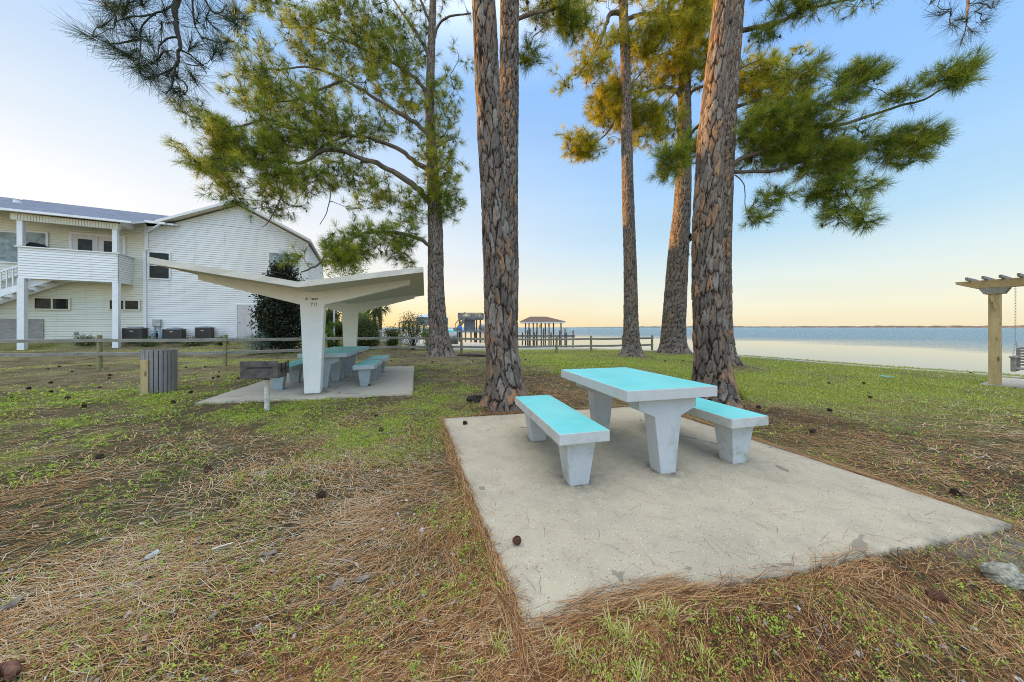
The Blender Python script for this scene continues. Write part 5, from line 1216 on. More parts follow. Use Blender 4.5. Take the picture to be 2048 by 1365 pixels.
def build_house():
    root = thing('beach_house', 'two storey house in cream white lap siding with a gable and balcony', 'house', tuple(W(2, -3, .6)))
    zb = .60; TL, TR = -26.0, 7.75; te, ze = WP(335, 449, .3)[0], 0  # left end stretched far out of view to shade lawn and trunks
    ta, za = WP(477, 412, .02); ze_l = WP(335, 450, .02)[1]; t_el = WP(335, 450, .02)[0]; t_er, ze_r = WP(622, 497, .02)
    ze_r = ze_l - .05; slope = (za - ze_l) / (ta - t_el); t_er = WP(619, 492, .02)[0]; TR = t_er - .1; ze_r = za - (t_er - ta) * slope
    depth = 9.0
    # walls
    mb = MB()
    def outl(z): return 1.15 if z > zb else 0
    siding(mb, zb, ze_l, lambda z: TL, lambda z: .03, W, m=1)
    siding(mb, zb, ze_l + .3, lambda z: .03 if z <= ze_l - .2 else max(.03, t_el + (z - ze_l) / slope), lambda z: min(TR, ta + (za - z) / slope), W)
    siding(mb, ze_l + .3, za, lambda z: max(.03, t_el + (z - ze_l) / slope), lambda z: min(TR, ta + (za - z) / slope), W)
    def WR(a, o, z): return W(TR + o, -a, z)
    siding(mb, zb, ze_r, lambda z: 0, lambda z: depth, WR); 
    for a, b in ((TL, TR),):
        mb.add([W(a, -depth, zb), W(b, -depth, zb), W(b, -depth, ze_l), W(a, -depth, ze_l)], [(0, 1, 2, 3)])
        mb.add([W(a, -depth, zb), W(a, 0, zb), W(a, 0, ze_l), W(a, -depth, ze_l), W(a, -depth / 2, za)], [(0, 1, 2, 4, 3)])
        mb.add([W(ta - (za - ze_l) / slope, -depth, ze_l), W(ta + (za - ze_l) / slope, -depth, ze_l), W(ta, -depth, za)], [(0, 1, 2)])
    wl = mb.build('wall', [M['siding'], M['siding_cream']], root, True)
    mb = MB(); mb.box(W(.03, .02, (zb + ze_l) / 2 - .05), (.09, .05, ze_l - zb - .1), ax=(HW3, HN3, Z3)); mb.box(W(TR, .02, (zb + ze_r) / 2), (.09, .05, ze_r - zb), ax=(HW3, HN3, Z3)); mb.build('corner_trim', M['white'], root, True)
    mb = MB(); mb.box(W((TL + TR) / 2, -depth / 2, .2), (TR - TL - .1, depth - .1, .82), ax=(HW3, HN3, Z3)); mb.build('foundation', M['dark'], root, True)
    # roofs
    te1, zf1 = WP(265, 444, 1.45); zfa = WP(0, 418, 1.45)[1]; zf = zf1
    D = 4.2; zr = WP(363, 435, -D)[1]; sl = (zr - zf) / (D + 1.45)
    def slab(quad, th, mats, name):
        q = [np.array(p, float) for p in quad]; mb = MB(); mb.hexa([p - Z3 * th for p in q], q, 1, top=0); return mb.build(name, mats, root, True)
    def zm(off): return zf + (1.45 - off) * sl
    rm = [M['shingle'], M['white']]
    slab([W(TL - .4, 1.45, zm(1.45)), W(te1, 1.45, zm(1.45)), W(te1, .32, zm(.32)), W(TL - .4, .32, zm(.32))], .10, rm, 'roof')
    slab([W(TL - .4, .32, zm(.32)), W(t_el + .35, .32, zm(.32)), W(ta, -D, zm(-D)), W(TL - .4, -D, zm(-D))], .10, rm, 'roof')
    slab([W(TL - .4, -D, zr), W(ta, -D, zr), W(ta, -D - 5.4, zr - 5.4 * sl), W(TL - .4, -D - 5.4, zr - 5.4 * sl)], .10, rm, 'roof')
    rz = za + .22; ov = .42
    L = t_el - .32; R = t_er + .15; zl = rz - (ta - L) * slope; zrr = rz - (R - ta) * slope
    slab([W(L, ov, zl), W(ta, ov, rz), W(ta, -depth - .3, rz), W(L, -depth - .3, zl)], .11, rm, 'roof')
    slab([W(ta, ov, rz), W(R, ov, zrr), W(R, -depth - .3, zrr), W(ta, -depth - .3, rz)], .11, rm, 'roof')
    mb = MB()                                                             # barge boards and soffit
    for a, za_, b, zb_ in ((L, zl, ta, rz), (ta, rz, R, zrr)):
        p, q = W(a, ov + .02, za_ - .12), W(b, ov + .02, zb_ - .12); mb.prism([p, q, q + Z3 * .15, p + Z3 * .15], HN3 * .02)
    mb.build('bargeboard', M['white'], root, True)
    mb = MB()
    for a, za_, b, zb_ in ((L, zl, ta, rz), (ta, rz, R, zrr)):
        p, q = W(a, ov, za_ - .125), W(b, ov, zb_ - .125); mb.prism([p, q, q - HN3 * ov, p - HN3 * ov], -Z3 * .02)
    mb.build('soffit', M['cream'], root, True)
    mb = MB(); mb.box(W((TL + te1) / 2, 1.50, zf - .05), (te1 - TL, .10, .11), ax=(HW3, HN3, Z3)); mb.box(W((te1 + .05 + t_el) / 2, .40, zm(.32) - .06), (t_el - te1 + .1, .10, .13), ax=(HW3, HN3, Z3)); mb.build('gutter', M['white'], root, True, bevel=.015)
    tv, zv = WP(36, 399, -2.0); mb = MB(); mb.lathe([(.16, -.1), (.14, .12), (.2, .14), (.02, .26)], W(tv, -2, zm(-2)), 12); mb.build('roof_vent', M['white'], root, True)
    # downspout
    a = [WP(293, 449, .1), WP(294.5, 497, .1), WP(288.5, 500, .1), WP(296, 673, .1)]; mb = MB()
    mb.beam(W(te1 + .55, .40, a[0][1]), W(a[0][0], .09, a[0][1] - .45), .09, .07); mb.beam(W(a[0][0], .07, a[0][1] - .42), W(a[0][0], .07, a[1][1]), .10, .075, up=HN3); mb.beam(W(a[2][0] - .04, .07, a[1][1] - .04), W(a[1][0] + .06, .07, a[1][1] - .04), .075, .10); mb.beam(W(a[2][0], .07, a[2][1] - .06), W(a[2][0] + .03, .07, zb), .12, .09, up=HN3)
    mb.build('downspout', M['white'], root, True, bevel=.008)
    # windows
    def window(x0, y0, x1, y1, name_glass='glass', split=None, fw=.07, part='window', mat='white', out=.055):
        (t0, z1), (t1, z0) = WP(x0, y0, out), WP(x1, y1, out); zc = WP(x0, y1, out)[1]; z0 = (z0 + zc) / 2
        mb = MB()
        for c, d in ((((t0 + t1) / 2, z1 + fw / 2), (t1 - t0 + 2 * fw, fw)), (((t0 + t1) / 2, z0 - fw / 2), (t1 - t0 + 2 * fw, fw)), ((t0 - fw / 2, (z0 + z1) / 2), (fw, z1 - z0)), ((t1 + fw / 2, (z0 + z1) / 2), (fw, z1 - z0))):
            mb.box(W(c[0], out, c[1]), (d[0], .05, d[1]), ax=(HW3, HN3, Z3))
        if split == 'v': mb.box(W((t0 + t1) / 2, out - .004, (z0 + z1) / 2), (.06, .04, z1 - z0), ax=(HW3, HN3, Z3))
        if split == 'h': mb.box(W((t0 + t1) / 2, out - .004, (z0 + z1) / 2), (t1 - t0, .04, .05), ax=(HW3, HN3, Z3))
        w = mb.build(part, M[mat], root, True)
        mb = MB(); mb.box(W((t0 + t1) / 2, out - .012, (z0 + z1) / 2), (t1 - t0, .016, z1 - z0), ax=(HW3, HN3, Z3)); mb.build('pane', M[name_glass], w, True); return w, (t0, t1, z0, z1)
    for tq in (-11.5, -15.5, -19.5, -23.0):                             # windows on the unseen stretch of wall added for its shade
        for zq, hq in ((4.7, 1.35), (1.95, .55)):
            mb = MB(); mb.box(W(tq, .045, zq), (1.62, .06, hq + .14), ax=(HW3, HN3, Z3)); w = mb.build('window', M['white'], root, True)
            mb = MB(); mb.box(W(tq - .37, .068, zq), (.70, .02, hq), ax=(HW3, HN3, Z3)); mb.box(W(tq + .37, .068, zq), (.70, .02, hq), ax=(HW3, HN3, Z3)); mb.build('pane', M['glass'], w, True)
    window(-70, 458, 36, 522, 'glass_pale', 'v'); window(50, 464, 92, 524, 'glass_pale', None)
    window(70, 597, 137, 618, 'glass', 'v', mat='cream'); window(220, 601, 277, 619, 'glass', 'v', mat='cream')
    window(299, 505, 338, 557, 'glass', 'h'); window(539, 506, 592, 541, 'glass_pale', 'h')
    # doors
    def door(x0, y0, x1, y1, glazed):
        (t0, z1), (t1, _) = WP(x0, y0, .03), WP(x1, y1, .03); z0 = WP((x0 + x1) / 2, y1, .03)[1]; mb = MB(); fw = .09
        for c, d in ((((t0 + t1) / 2, z1 + fw / 2), (t1 - t0 + 2 * fw, fw)), ((t0 - fw / 2, (z0 + z1) / 2), (fw, z1 - z0)), ((t1 + fw / 2, (z0 + z1) / 2), (fw, z1 - z0))): mb.box(W(c[0], .05, c[1]), (d[0], .06, d[1]), ax=(HW3, HN3, Z3))
        n = 2 if glazed else 1; lf = []
        fr = mb.build('door_frame', M['white'], root, True)
        for k in range(n):
            a = t0 + (t1 - t0) * k / n + .01; b = t0 + (t1 - t0) * (k + 1) / n - .01; mb = MB(); mb.box(W((a + b) / 2, .045, (z0 + z1) / 2), (b - a, .045, z1 - z0), ax=(HW3, HN3, Z3))
            if not glazed:
                for r0, r1 in ((.06, .36), (.41, .71), (.76, .93)):
                    for c0, c1 in ((.13, .45), (.55, .87)):
                        for (u0, u1, v0, v1) in ((c0, c1, r0, r0 + .012), (c0, c1, r1 - .012, r1), (c0, c0 + .03, r0, r1), (c1 - .03, c1, r0, r1)):
                            mb.box(W(a + (b - a) * (u0 + u1) / 2, .070, z0 + (z1 - z0) * (v0 + v1) / 2), ((b - a) * (u1 - u0), .012, (z1 - z0) * (v1 - v0)), ax=(HW3, HN3, Z3))
            dr = mb.build('door', M['doorpaint'], root, True)
            if glazed:
                mb = MB(); mb.box(W((a + b) / 2 + .0, .069, z0 + (z1 - z0) * .56), ((b - a) * .56, .012, (z1 - z0) * .66), ax=(HW3, HN3, Z3)); mb.build('pane', M['glass'], dr, True)
            mb = MB(); mb.lathe([(.018, 0), (.032, .02), (.03, .05), (.008, .06)], (0, 0, 0), 10); h = mb.build('handle', M['steel'], dr); h.location = Vector(W(a + .10 if k == 0 else b - .1, .07, z0 + (z1 - z0) * .46)) - root.location; h.rotation_euler = (PI / 2, 0, math.atan2(HW[1], HW[0]))
    door(145, 468, 247, 553, True); door(475, 611, 507, 674, False)
    # balcony
    d = 1.15; tl, ztl = WP(37, 496, d); tr, ztr = WP(236, 507, d); zt = (ztl + ztr) / 2; zf0 = (WP(48, 557, d)[1] + WP(236, 566, d)[1]) / 2
    mb = MB()
    def PF(a, o, z): return W(a, d + o, z)
    def PSd(a, o, z): return W(tr + o, a, z)
    siding(mb, zf0, zt, lambda z: tl, lambda z: tr, PF, .12); siding(mb, zf0, zt, lambda z: .0, lambda z: d, lambda a, o, z: W(tr + o, d - a, z), .12)
    mb.box(W((tl + tr) / 2, d / 2, zf0 + .10), (tr - tl - .02, d - .02, .16), ax=(HW3, HN3, Z3)); mb.box(W((tl + tr) / 2, d - .04, (zf0 + zt) / 2), (tr - tl, .05, zt - zf0 - .02), ax=(HW3, HN3, Z3)); mb.box(W(tr - .04, d / 2, (zf0 + zt) / 2), (.05, d - .1, zt - zf0 - .02), ax=(HW3, HN3, Z3))
    bal = mb.build('balcony', M['siding'], root, True)
    mb = MB(); mb.box(W((tl + tr) / 2, d, zt + .025), (tr - tl + .16, .16, .05), ax=(HW3, HN3, Z3)); mb.box(W(tr, d / 2 - .05, zt + .027), (.16, d - .08, .046), ax=(HW3, HN3, Z3)); mb.build('handrail', M['white'], bal, True)
    zbm = zm(1.45) - .42
    for t_ in (tl + .08, tr - .08):
        mb = MB(); g = W(t_, d - .02, 0); mb.box(W(t_, d + .0, (zt + zbm) / 2 + .03), (.17, .17, zbm - zt - .05), ax=(HW3, HN3, Z3)); mb.build('post', M['white'], bal, True)
        mb = MB(); zg = float(gz(g[0], g[1])); mb.box(W(t_, d - .06, (zg - .1 + zf0) / 2), (.21, .21, zf0 - zg + .1), ax=(HW3, HN3, Z3)); mb.build('post', M['white'], bal, True)
    mb = MB(); mb.box(W((tl + tr) / 2 - .05, d + .02, zbm + .15), (tr - tl + .22, .20, .30), ax=(HW3, HN3, Z3))
    for k in range(34): mb.box(W(tl + (tr - tl) * (k + .5) / 34, d + .122, zbm + .15), (.012, .006, .28), ax=(HW3, HN3, Z3), m=1)
    mb.build('beam', [M['cream'], M['sage']], bal, True)
    mb = MB(); mb.box(W((tl + tr) / 2, d / 2 - .1, zbm + .30), (tr - tl + .1, d + .1, .03), ax=(HW3, HN3, Z3)); mb.prism([W(tr + .06, d - .02, zbm + .29), W(tr + .06, .02, zbm + .29), W(tr + .06, .02, zbm + .75), W(tr + .06, d - .02, zbm + .40)], HW3 * .03); mb.build('ceiling', M['white'], bal, True)
    # stairs down to the left of the balcony
    mb = MB(); s0 = W(tl + .9, .55, zf0 + .12); s1 = W(tl - 3.6, .55, zf0 - 2.35)
    for o in (-.42, .42): mb.beam(s0 + HN3 * o, s1 + HN3 * o, .05, .28)
    for k in range(13): c = s0 + (s1 - s0) * (k + .5) / 13; mb.box(c + Z3 * .08, (.30, .84, .04), ax=(HW3, HN3, Z3))
    st = mb.build('stairs', M['white'], root, True); mb = MB()
    for o in (-.42, .42):
        a, b = s0 + HN3 * o + Z3 * .98 - HW3 * .9 - Z3 * .45, s1 + HN3 * o + Z3 * .98; mb.beam(a, b, .06, .09)
        for k in range(20): c = a + (b - a) * (k + .5) / 20; mb.beam(c, c - Z3 * .88, .035, .035, up=HN3)
    mb.build('stair_railing', M['white'], st, True)
    (t0, z1), (t1, z0) = WP(-30, 638, .05), WP(87, 682, .05); mb = MB(); mb.box(W((t0 + t1) / 2, .04, (z1 + zb) / 2), (t1 - t0, .03, z1 - zb), ax=(HW3, HN3, Z3)); mb.build('plywood_panel', M['ply'], root, True)
    tv, zv = WP(153, 668, .02); mb = MB(); mb.box(W(tv, .03, zv), (.15, .05, .15), ax=(HW3, HN3, Z3)); mb.build('wall_vent', M['acgrey'], root, True)
    (t0, z1), (t1, z0) = WP(305, 639, .15), WP(321, 653, .15); mb = MB(); mb.box(W((t0 + t1) / 2, .11, (z0 + z1) / 2), (t1 - t0, .18, z1 - z0), ax=(HW3, HN3, Z3))
    for q in (.2, .8): mb.beam(W(t0 + (t1 - t0) * q, .08, z0), W(t0 + (t1 - t0) * q, .08, zb - .2), .05, .05, up=HN3)
    mb.build('meter_box', M['boxgrey'], root, True, bevel=.006)
    # garden hose, cooling units, covered grill on the balcony
    th, _ = WP(312, 668, .5); g = W(th, .42, 0); zg = float(gz(g[0], g[1])); hs = thing('garden_hose', 'coiled pale blue garden hose under the grey meter box', 'hose', (g[0], g[1], zg)); mb = MB()
    pts = [W(th + .19 * math.cos(a) - .02 * a / 6, .40 + .02 * math.sin(a * 1.7), zg + .26 + .23 * math.sin(a)) for a in np.linspace(0, 8 * PI, 90)]; mb.tube(pts, [.022] * 90, 6); mb.build('coil', M['hose'], hs, True, smooth=True)
    mb = MB(); mb.box(W(th, .40, zg + .26), (.07, .06, .56), ax=(HW3, HN3, Z3)); mb.build('stand', M['dark'], hs, True)
    for x0, x1, y0, lab in ((243, 287, 655, 'widest brown cooling unit, standing beside the right balcony post'), (323, 366, 657, 'brown cooling unit in the middle of the three along the house wall'), (389, 424, 654, 'narrow tall brown cooling unit nearest the white house door')):
        (t0, z1), (t1, _) = WP(x0, y0, .7), WP(x1, y0, .7); tm = (t0 + t1) / 2; w = (t1 - t0) * .84; g = W(tm, .45, 0); zg = .58
        u = thing('cooling_unit', lab, 'cooling unit', (g[0], g[1], zg), 0, 'cooling units along the house wall'); H = z1 - zg
        mb = MB(); mb.box(W(tm, .45, zg + H * .46), (w - .04, .60, H * .92 - .02), ax=(HW3, HN3, Z3))
        for k in range(14): mb.box(W(tm, .757, zg + .05 + (H * .84) * k / 13), (w - .07, .014, .022), ax=(HW3, HN3, Z3))
        for s in (-1, 1): mb.box(W(tm + s * w / 2, .755, zg + H * .46), (.05, .03, H * .92), ax=(HW3, HN3, Z3))
        mb.build('body', M['acbody'], u, True)
        mb = MB(); c = W(tm, .45, zg + H * .93); mb.box(c, (w + .03, .64, .05), ax=(HW3, HN3, Z3)); mb.lathe([(w * .46, .025), (w * .4, .07), (.1, .09), (.02, .09)], c, 20); mb.build('fan_cap', M['acgrey'], u, True)
        mb = MB(); mb.box(W(tm - .02, .772, zg + H * .72), (.13, .008, .05), ax=(HW3, HN3, Z3)); mb.build('badge', M['steel'], u, True)
    (t0, z1), (t1, _) = WP(56, 486, .8), WP(113, 497, .8); g = W((t0 + t1) / 2, .6, zf0 + .18); cg = thing('covered_grill', 'long low shape under a black cover on the balcony', 'covered grill', tuple(g)); mb = MB()
    prof = [(t0, zf0 + .19), (t1, zf0 + .19), (t1, z1 - .26), (t0 + (t1 - t0) * .5, z1 - .10), (t0 + .3, z1 + .02), (t0 + .1, z1 + .03), (t0, z1 - .1)]
    mb.prism([W(a, .42, z) for a, z in prof], HN3 * .5); mb.build('cover', M['black'], cg, True, bevel=.04, segs=3)
build_house()

# ================================================================== docks and boathouses
def piles(mb, pts, top, r=.09):
    for x, y in pts: mb.tube([(x, y, -3.0), (x, y, top)], [r, r * .9], 8)
def build_docks():
    # hip-roofed boathouse on its pier
    Y = 39.0; k = Y / F
    def X(px): return (px - HX) * k
    def Zp(py): return CAMZ - (py - HY) * k
    c = (X(1087), Y + 1.5, 0); t = thing('boathouse', 'open boathouse with a brown hipped roof on a pier over the bay', 'boathouse', c)
    x0, x1, ze, zr = X(1039), X(1131), Zp(643.5), Zp(632.6); rx0, rx1 = X(1062), X(1096); y0, y1 = Y - .3, Y + 4.2; ym = (y0 + y1) / 2
    V = [(x0, y0, ze), (x1, y0, ze), (x1, y1, ze), (x0, y1, ze), (rx0, ym, zr), (rx1, ym, zr)]; mb = MB()
    mb.add(V, [(0, 1, 5, 4), (1, 2, 5), (2, 3, 4, 5), (3, 0, 4)]); mb.build('roof', M['brick_red'], t, True)
    mb = MB(); mb.box(((x0 + x1) / 2, (y0 + y1) / 2, ze - .10), (x1 - x0 - .1, y1 - y0 - .1, .17)); mb.build('fascia', M['white'], t, True)
    for px in (1051, 1058, 1066.5, 1074, 1082.5, 1090.5, 1098, 1107, 1122):
        dy = {1058: 3.6, 1074: 3.6, 1090.5: 3.6, 1107: 3.6}.get(px, .1); q = (Y + dy) / Y
        MB().tube([(X(px) * q, Y + dy, -3.0), (X(px) * q, Y + dy, ze - .1)], [.09, .085], 8).build('post', M['pile'], t, True)
    mb = MB(); zd = Zp(671); mb.box((X(1075), Y - .6, zd), (X(1146) - X(1004), 1.3, .14)); mb.box((X(1075), Y - 1.26, zd - .14), (X(1146) - X(1004), .05, .2)); mb.build('pier_deck', M['dock'], t, True)
    for i, px in enumerate((1045, 1055, 1060, 1069, 1073, 1087, 1102, 1119, 1130, 1133, 1146)):
        for off in ((-1.25, .05)):
            q = (Y + off) / Y; MB().tube([(X(px) * q, Y + off, -3), (X(px) * q, Y + off, zd + (.35 + .25 * ((i * 7) % 3)))], [.085, .08], 8).build('pile', M['pile'], t, True)
    mb = MB(); mb.lathe([(.02, -.22), (.13, -.14), (.15, 0), (.10, .14), (.02, .18)], (X(1080), Y + .1, ze - .55), 12); mb.build('bell_float', M['yellow'], t, True)
    # raised viewing deck
    Y = 36.0; k = Y / F; t = thing('viewing_deck', 'raised timber viewing deck with stairs and a grey store room', 'viewing deck', (X(939) * 1, Y, 0))
    xa, xb = X(916.5), X(963); zt, zm_, zu_ = Zp(626.5), Zp(636.5), Zp(639.5); yb = Y + 2.6
    mb = MB(); mb.box(((xa + xb) / 2, (Y + yb) / 2, zu_ + .08), (xb - xa, yb - Y, .16)); mb.build('platform', M['dock'], t, True)
    mb = MB()
    for yy in (Y, yb):
        mb.box(((xa + xb) / 2, yy, zt), (xb - xa, .09, .07)); mb.box(((xa + xb) / 2, yy, zu_ + .30), (xb - xa, .06, .10))
        for i in range(22): mb.box((xa + (xb - xa) * i / 21, yy - .02, (zt + zu_) / 2 + .08), (.07 if i % 3 else .10, .04, zt - zu_ - .1))
    for xx in (xa, xb):
        mb.box((xx, (Y + yb) / 2, zt), (.07, yb - Y, .07))
        for i in range(16): mb.box((xx, Y + (yb - Y) * i / 15, (zt + zu_) / 2 + .08), (.04, .09, zt - zu_ - .1))
    mb.build('railing', M['dock'], t, True)
    zd = Zp(663)
    for px, dy in ((918.5, .1), (960.5, .1), (949, .1), (953, 2.4), (920, 2.4), (961, 2.4)):
        q = (Y + dy) / Y; MB().tube([(X(px) * q, Y + dy, -3), (X(px) * q, Y + dy, zu_ + .05)], [.085, .08], 8).build('post', M['pile'], t, True)
    mb = MB(); mb.box((X(935.5), Y + 1.2, (Zp(640) + zd) / 2), (X(944) - X(927), 1.5, Zp(640) - zd)); mb.build('store_room', M['sage'], t, True)
    mb = MB(); a, b = np.array((X(932), Y - .35, zu_ + .1)), np.array((X(913), Y - .35, zd + .1))
    for o in (0, .8): mb.beam(a + (0, o - .4, 0), b + (0, o - .4, 0), .06, .22)
    for i in range(9): c_ = a + (b - a) * (i + .5) / 9; mb.box(c_ + (0, 0, .05), (.22, .8, .04))
    for o in (0,): mb.beam(a + (0, -.4, .75), b + (0, -.4, .75), .06, .09); [mb.beam(a + (b - a) * f + (0, -.4, .05), a + (b - a) * f + (0, -.4, .75), .05, .05, up=(0, 1, 0)) for f in (.02, .3, .6, .98)]
    mb.build('stairs', M['dock'], t, True)
    mb = MB(); mb.box(((X(897) + X(1000)) / 2, Y + .4, zd), (X(1000) - X(897), 3.2, .18)); mb.build('pier_deck', M['dock'], t, True)
    for px in (899, 908, 915, 922, 931, 942, 951, 960, 970, 980):
        q = (Y - 1.1) / Y; MB().tube([(X(px) * q, Y - 1.1, -3), (X(px) * q, Y - 1.1, zd + (.4 if px in (908, 980) else -.02))], [.09, .085], 8).build('pile', M['pile'], t, True)
    b = thing('barrel', 'bright blue barrel at the foot of the viewing deck stairs', 'barrel', (X(923), Y - .7, zd + .09)); MB().lathe([(.16, 0), (.2, .12), (.2, .36), (.15, .5)], n=16).build('drum', M['blue'], b, smooth=True)
    # dock frame with a boat lift between the two
    t = thing('boat_lift', 'pale blue boat lift frame between the viewing deck and the boathouse', 'boat lift', (X(974), Y + 3, 0)); q = (Y + 3) / Y
    for px in (962, 966, 970, 975, 980, 986):
        MB().tube([(X(px) * q, Y + 3, -3), (X(px) * q, Y + 3, Zp(649.5))], [.06, .06], 6).build('post', M['dock'], t, True)
    mb = MB(); mb.box((X(974) * q, Y + 3, Zp(650)), (X(988) - X(960), .1, .10)); mb.box((X(974) * q, Y + 2.9, Zp(656)), (X(988) - X(960), .07, .07)); mb.build('top_beam', M['dock'], t, True)
    def boat(loc, L, wd, h, lab, hull, cover, rz=0, ridge=.35):
        t = thing('small_boat', lab, 'boat', loc, rz); st = np.linspace(-.5, .5, 11); V = []; n = 7
        for s in st:
            wz = wd / 2 * (1 - max(0, (s - .05) / .45) ** 2.2); kz = h * .25 * max(0, (s - .1) / .4) ** 2
            for j in range(n): a = PI * j / (n - 1); V.append((s * L, -wz * math.cos(a), h - (h - kz) * math.sin(a) ** .7 + kz * .2))
        F_ = [(i * n + j, i * n + j + 1, (i + 1) * n + j + 1, (i + 1) * n + j) for i in range(10) for j in range(n - 1)] + [tuple(range(n))]
        MB().add(V, F_).build('hull', M[hull], t, smooth=True); V = []
        for s in st:
            wz = wd / 2 * (1 - max(0, (s - .05) / .45) ** 2.2) + .02
            V += [(s * L, -wz, h), (s * L, 0, h + ridge * (1 - abs(s) * 1.6)), (s * L, wz, h)]
        F_ = [(i * 3 + j, i * 3 + j + 1, (i + 1) * 3 + j + 1, (i + 1) * 3 + j) for i in range(10) for j in range(2)]; MB().add(V, F_).build('cover', M[cover], t)
    boat((X(906), 31.0, .35), 2.6, 1.1, .5, 'boat under a turquoise cover beside the grey pine trunk', 'boat', 'teal', .2)
    boat((X(977), Y + 3.3, .9), 3.0, 1.3, .6, 'pale boat hanging in the blue boat lift', 'boat', 'hose', .1)
    boat((X(783), 60, -.9), 7.0, 2.4, 1.2, 'long white boat moored far off behind the olive bush', 'boat', 'boat', .1, .9)
    boat((X(800), 52, -.9), 5.0, 2.0, 1.0, 'white boat with a blue cover left of the twiggy bush', 'boat', 'sage', .6, .6)
    boat((X(853), 48, -.5), 4.5, 1.9, 1.1, 'white boat close beneath the blue roofed boathouse', 'boat', 'boat', .2, .5)
    # blue-roofed boathouse and its low neighbour
    Y = 46.0; k = Y / F; t = thing('boathouse', 'dark walled boathouse with a pale blue metal roof behind the grey pine trunk', 'boathouse', (X(855), Y, 0))
    x0, x1, ze, zr = X(825), X(886), Zp(635), Zp(626.5); rx0, rx1 = X(847), X(872); y1 = Y + 5; ym = Y + 2.5
    mb = MB(); mb.add([(x0, Y, ze), (x1, Y, ze), (x1, y1, ze), (x0, y1, ze), (rx0, ym, zr), (rx1, ym, zr)], [(0, 1, 5, 4), (1, 2, 5), (2, 3, 4, 5), (3, 0, 4), (3, 2, 1, 0)]); mb.build('roof', M['blue_roof'], t, True)
    mb = MB(); mb.box(((x0 + x1) / 2 + .15, ym, (ze + Zp(651)) / 2 - .02), (x1 - x0 - .7, 4.4, ze - Zp(651) - .05)); mb.build('wall', M['sage'], t, True)
    for px in (832, 846, 858, 870, 880): MB().tube([(X(px), Y + .4, -3), (X(px), Y + .4, Zp(650))], [.12, .12], 8).build('post', M['pile'], t, True)
    Y = 52.0; k = Y / F; t = thing('dock_shelter', 'low open shelter with a flat brown roof beside the blue roofed boathouse', 'shelter', (X(808), Y, 0))
    x0, x1, ze, zr = X(793), X(829), Zp(645), Zp(641); ym = Y + 1.6; mb = MB(); mb.add([(x0, Y, ze), (x1, Y, ze), (x1, Y + 3.2, ze), (x0, Y + 3.2, ze), (x0 + 1.2, ym, zr), (x1 - 1.2, ym, zr)], [(0, 1, 5, 4), (1, 2, 5), (2, 3, 4, 5), (3, 0, 4), (3, 2, 1, 0)]); mb.build('roof', M['brick_red'], t, True)
    for px in (797, 806, 816, 825): MB().tube([(X(px), Y + .3, -3), (X(px), Y + .3, ze)], [.1, .1], 8).build('post', M['pile'], t, True)
    # white picket fence and birdhouse pole in the neighbouring garden
    t = thing('picket_fence', 'low white picket fence behind the bushes beyond the rail fence', 'fence', (gxy(760, 21.5)[0], 21.5, 0)); mb = MB()
    for i in range(46):
        p = np.array(gxy(722 + i * 2.6, 21.5 + i * .03)); mb.box(p + (0, 0, .40), (.06, .02, .85))
    a, b = np.array(gxy(722, 21.5)), np.array(gxy(722 + 45 * 2.6, 21.5 + 1.35))
    for z in (.25, .65): mb.beam(a + (0, .03, z), b + (0, .03, z), .03, .07)
    mb.build('pickets', M['white'], t, True)
    p = gxy(668, 16.9); t = thing('garden_post', 'white garden post wound with a green plant seen through the pavilion', 'post', p); mb = MB(); mb.tube([(0, 0, -.1), (0, 0, 2.2)], [.055, .05], 10); mb.tube([(0, 0, .18), (0, 0, .4)], [.12, .1], 10, m=1); mb.build('pole', [M['white'], M['dark']], t)
    leaf_mesh('climber', t, [np.array(p) + (random.gauss(0, .12), random.gauss(0, .1), 1.35 + random.gauss(0, .05)) for _ in range(26)], 12, .08, .25, 'fresh', .05)
    p = gxy(905, 25.0); t = thing('slatted_crate', 'grey slatted crate behind the fence beside the grey pine trunk', 'crate', (p[0], p[1], p[2])); mb = MB()
    for i in range(9): mb.box((-.40 + i * .10, 0, .22), (.07, .05, .5))
    mb.box((0, .12, .22), (.86, .2, .44)); mb.build('slats', M['pile'], t)
build_docks()

# ================================================================== pine cones, sticks, stones
def cone_mesh(name, closed):
    L, R = (.075, .030) if closed else (.085, .026); mb = MB(); n = 92 if not closed else 110
    mb.lathe([(.004, 0), (R * .8, L * .15), (R, L * .4), (R * .75, L * .7), (R * .3, L * .93), (.002, L)], n=12)
    for k in range(n):
        f = (k + .5) / n; a = k * 2.39996; r = R * (math.sin(PI * min(1, .16 + f * .84)) ** .8); z = L * f
        o = np.array((math.cos(a), math.sin(a), 0)); s = np.array((-math.sin(a), math.cos(a), 0)); up = np.array((0, 0, 1.)); e = .006 if closed else .020 * (1.15 - f * .6)
        w = .0085 * (1.1 - f * .5); c = o * r + up * z; tp = c + o * e + up * (.004 if closed else .010 * (f + .25))
        mb.add([c - s * w * .6 - up * .003, c + s * w * .6 - up * .003, tp + s * w * .8, tp - s * w * .8, tp + o * .003 + up * .004, c + up * .006], [(0, 1, 2, 3), (3, 2, 4), (0, 3, 5), (1, 5, 2), (3, 4, 5), (2, 5, 4)])
    return mb
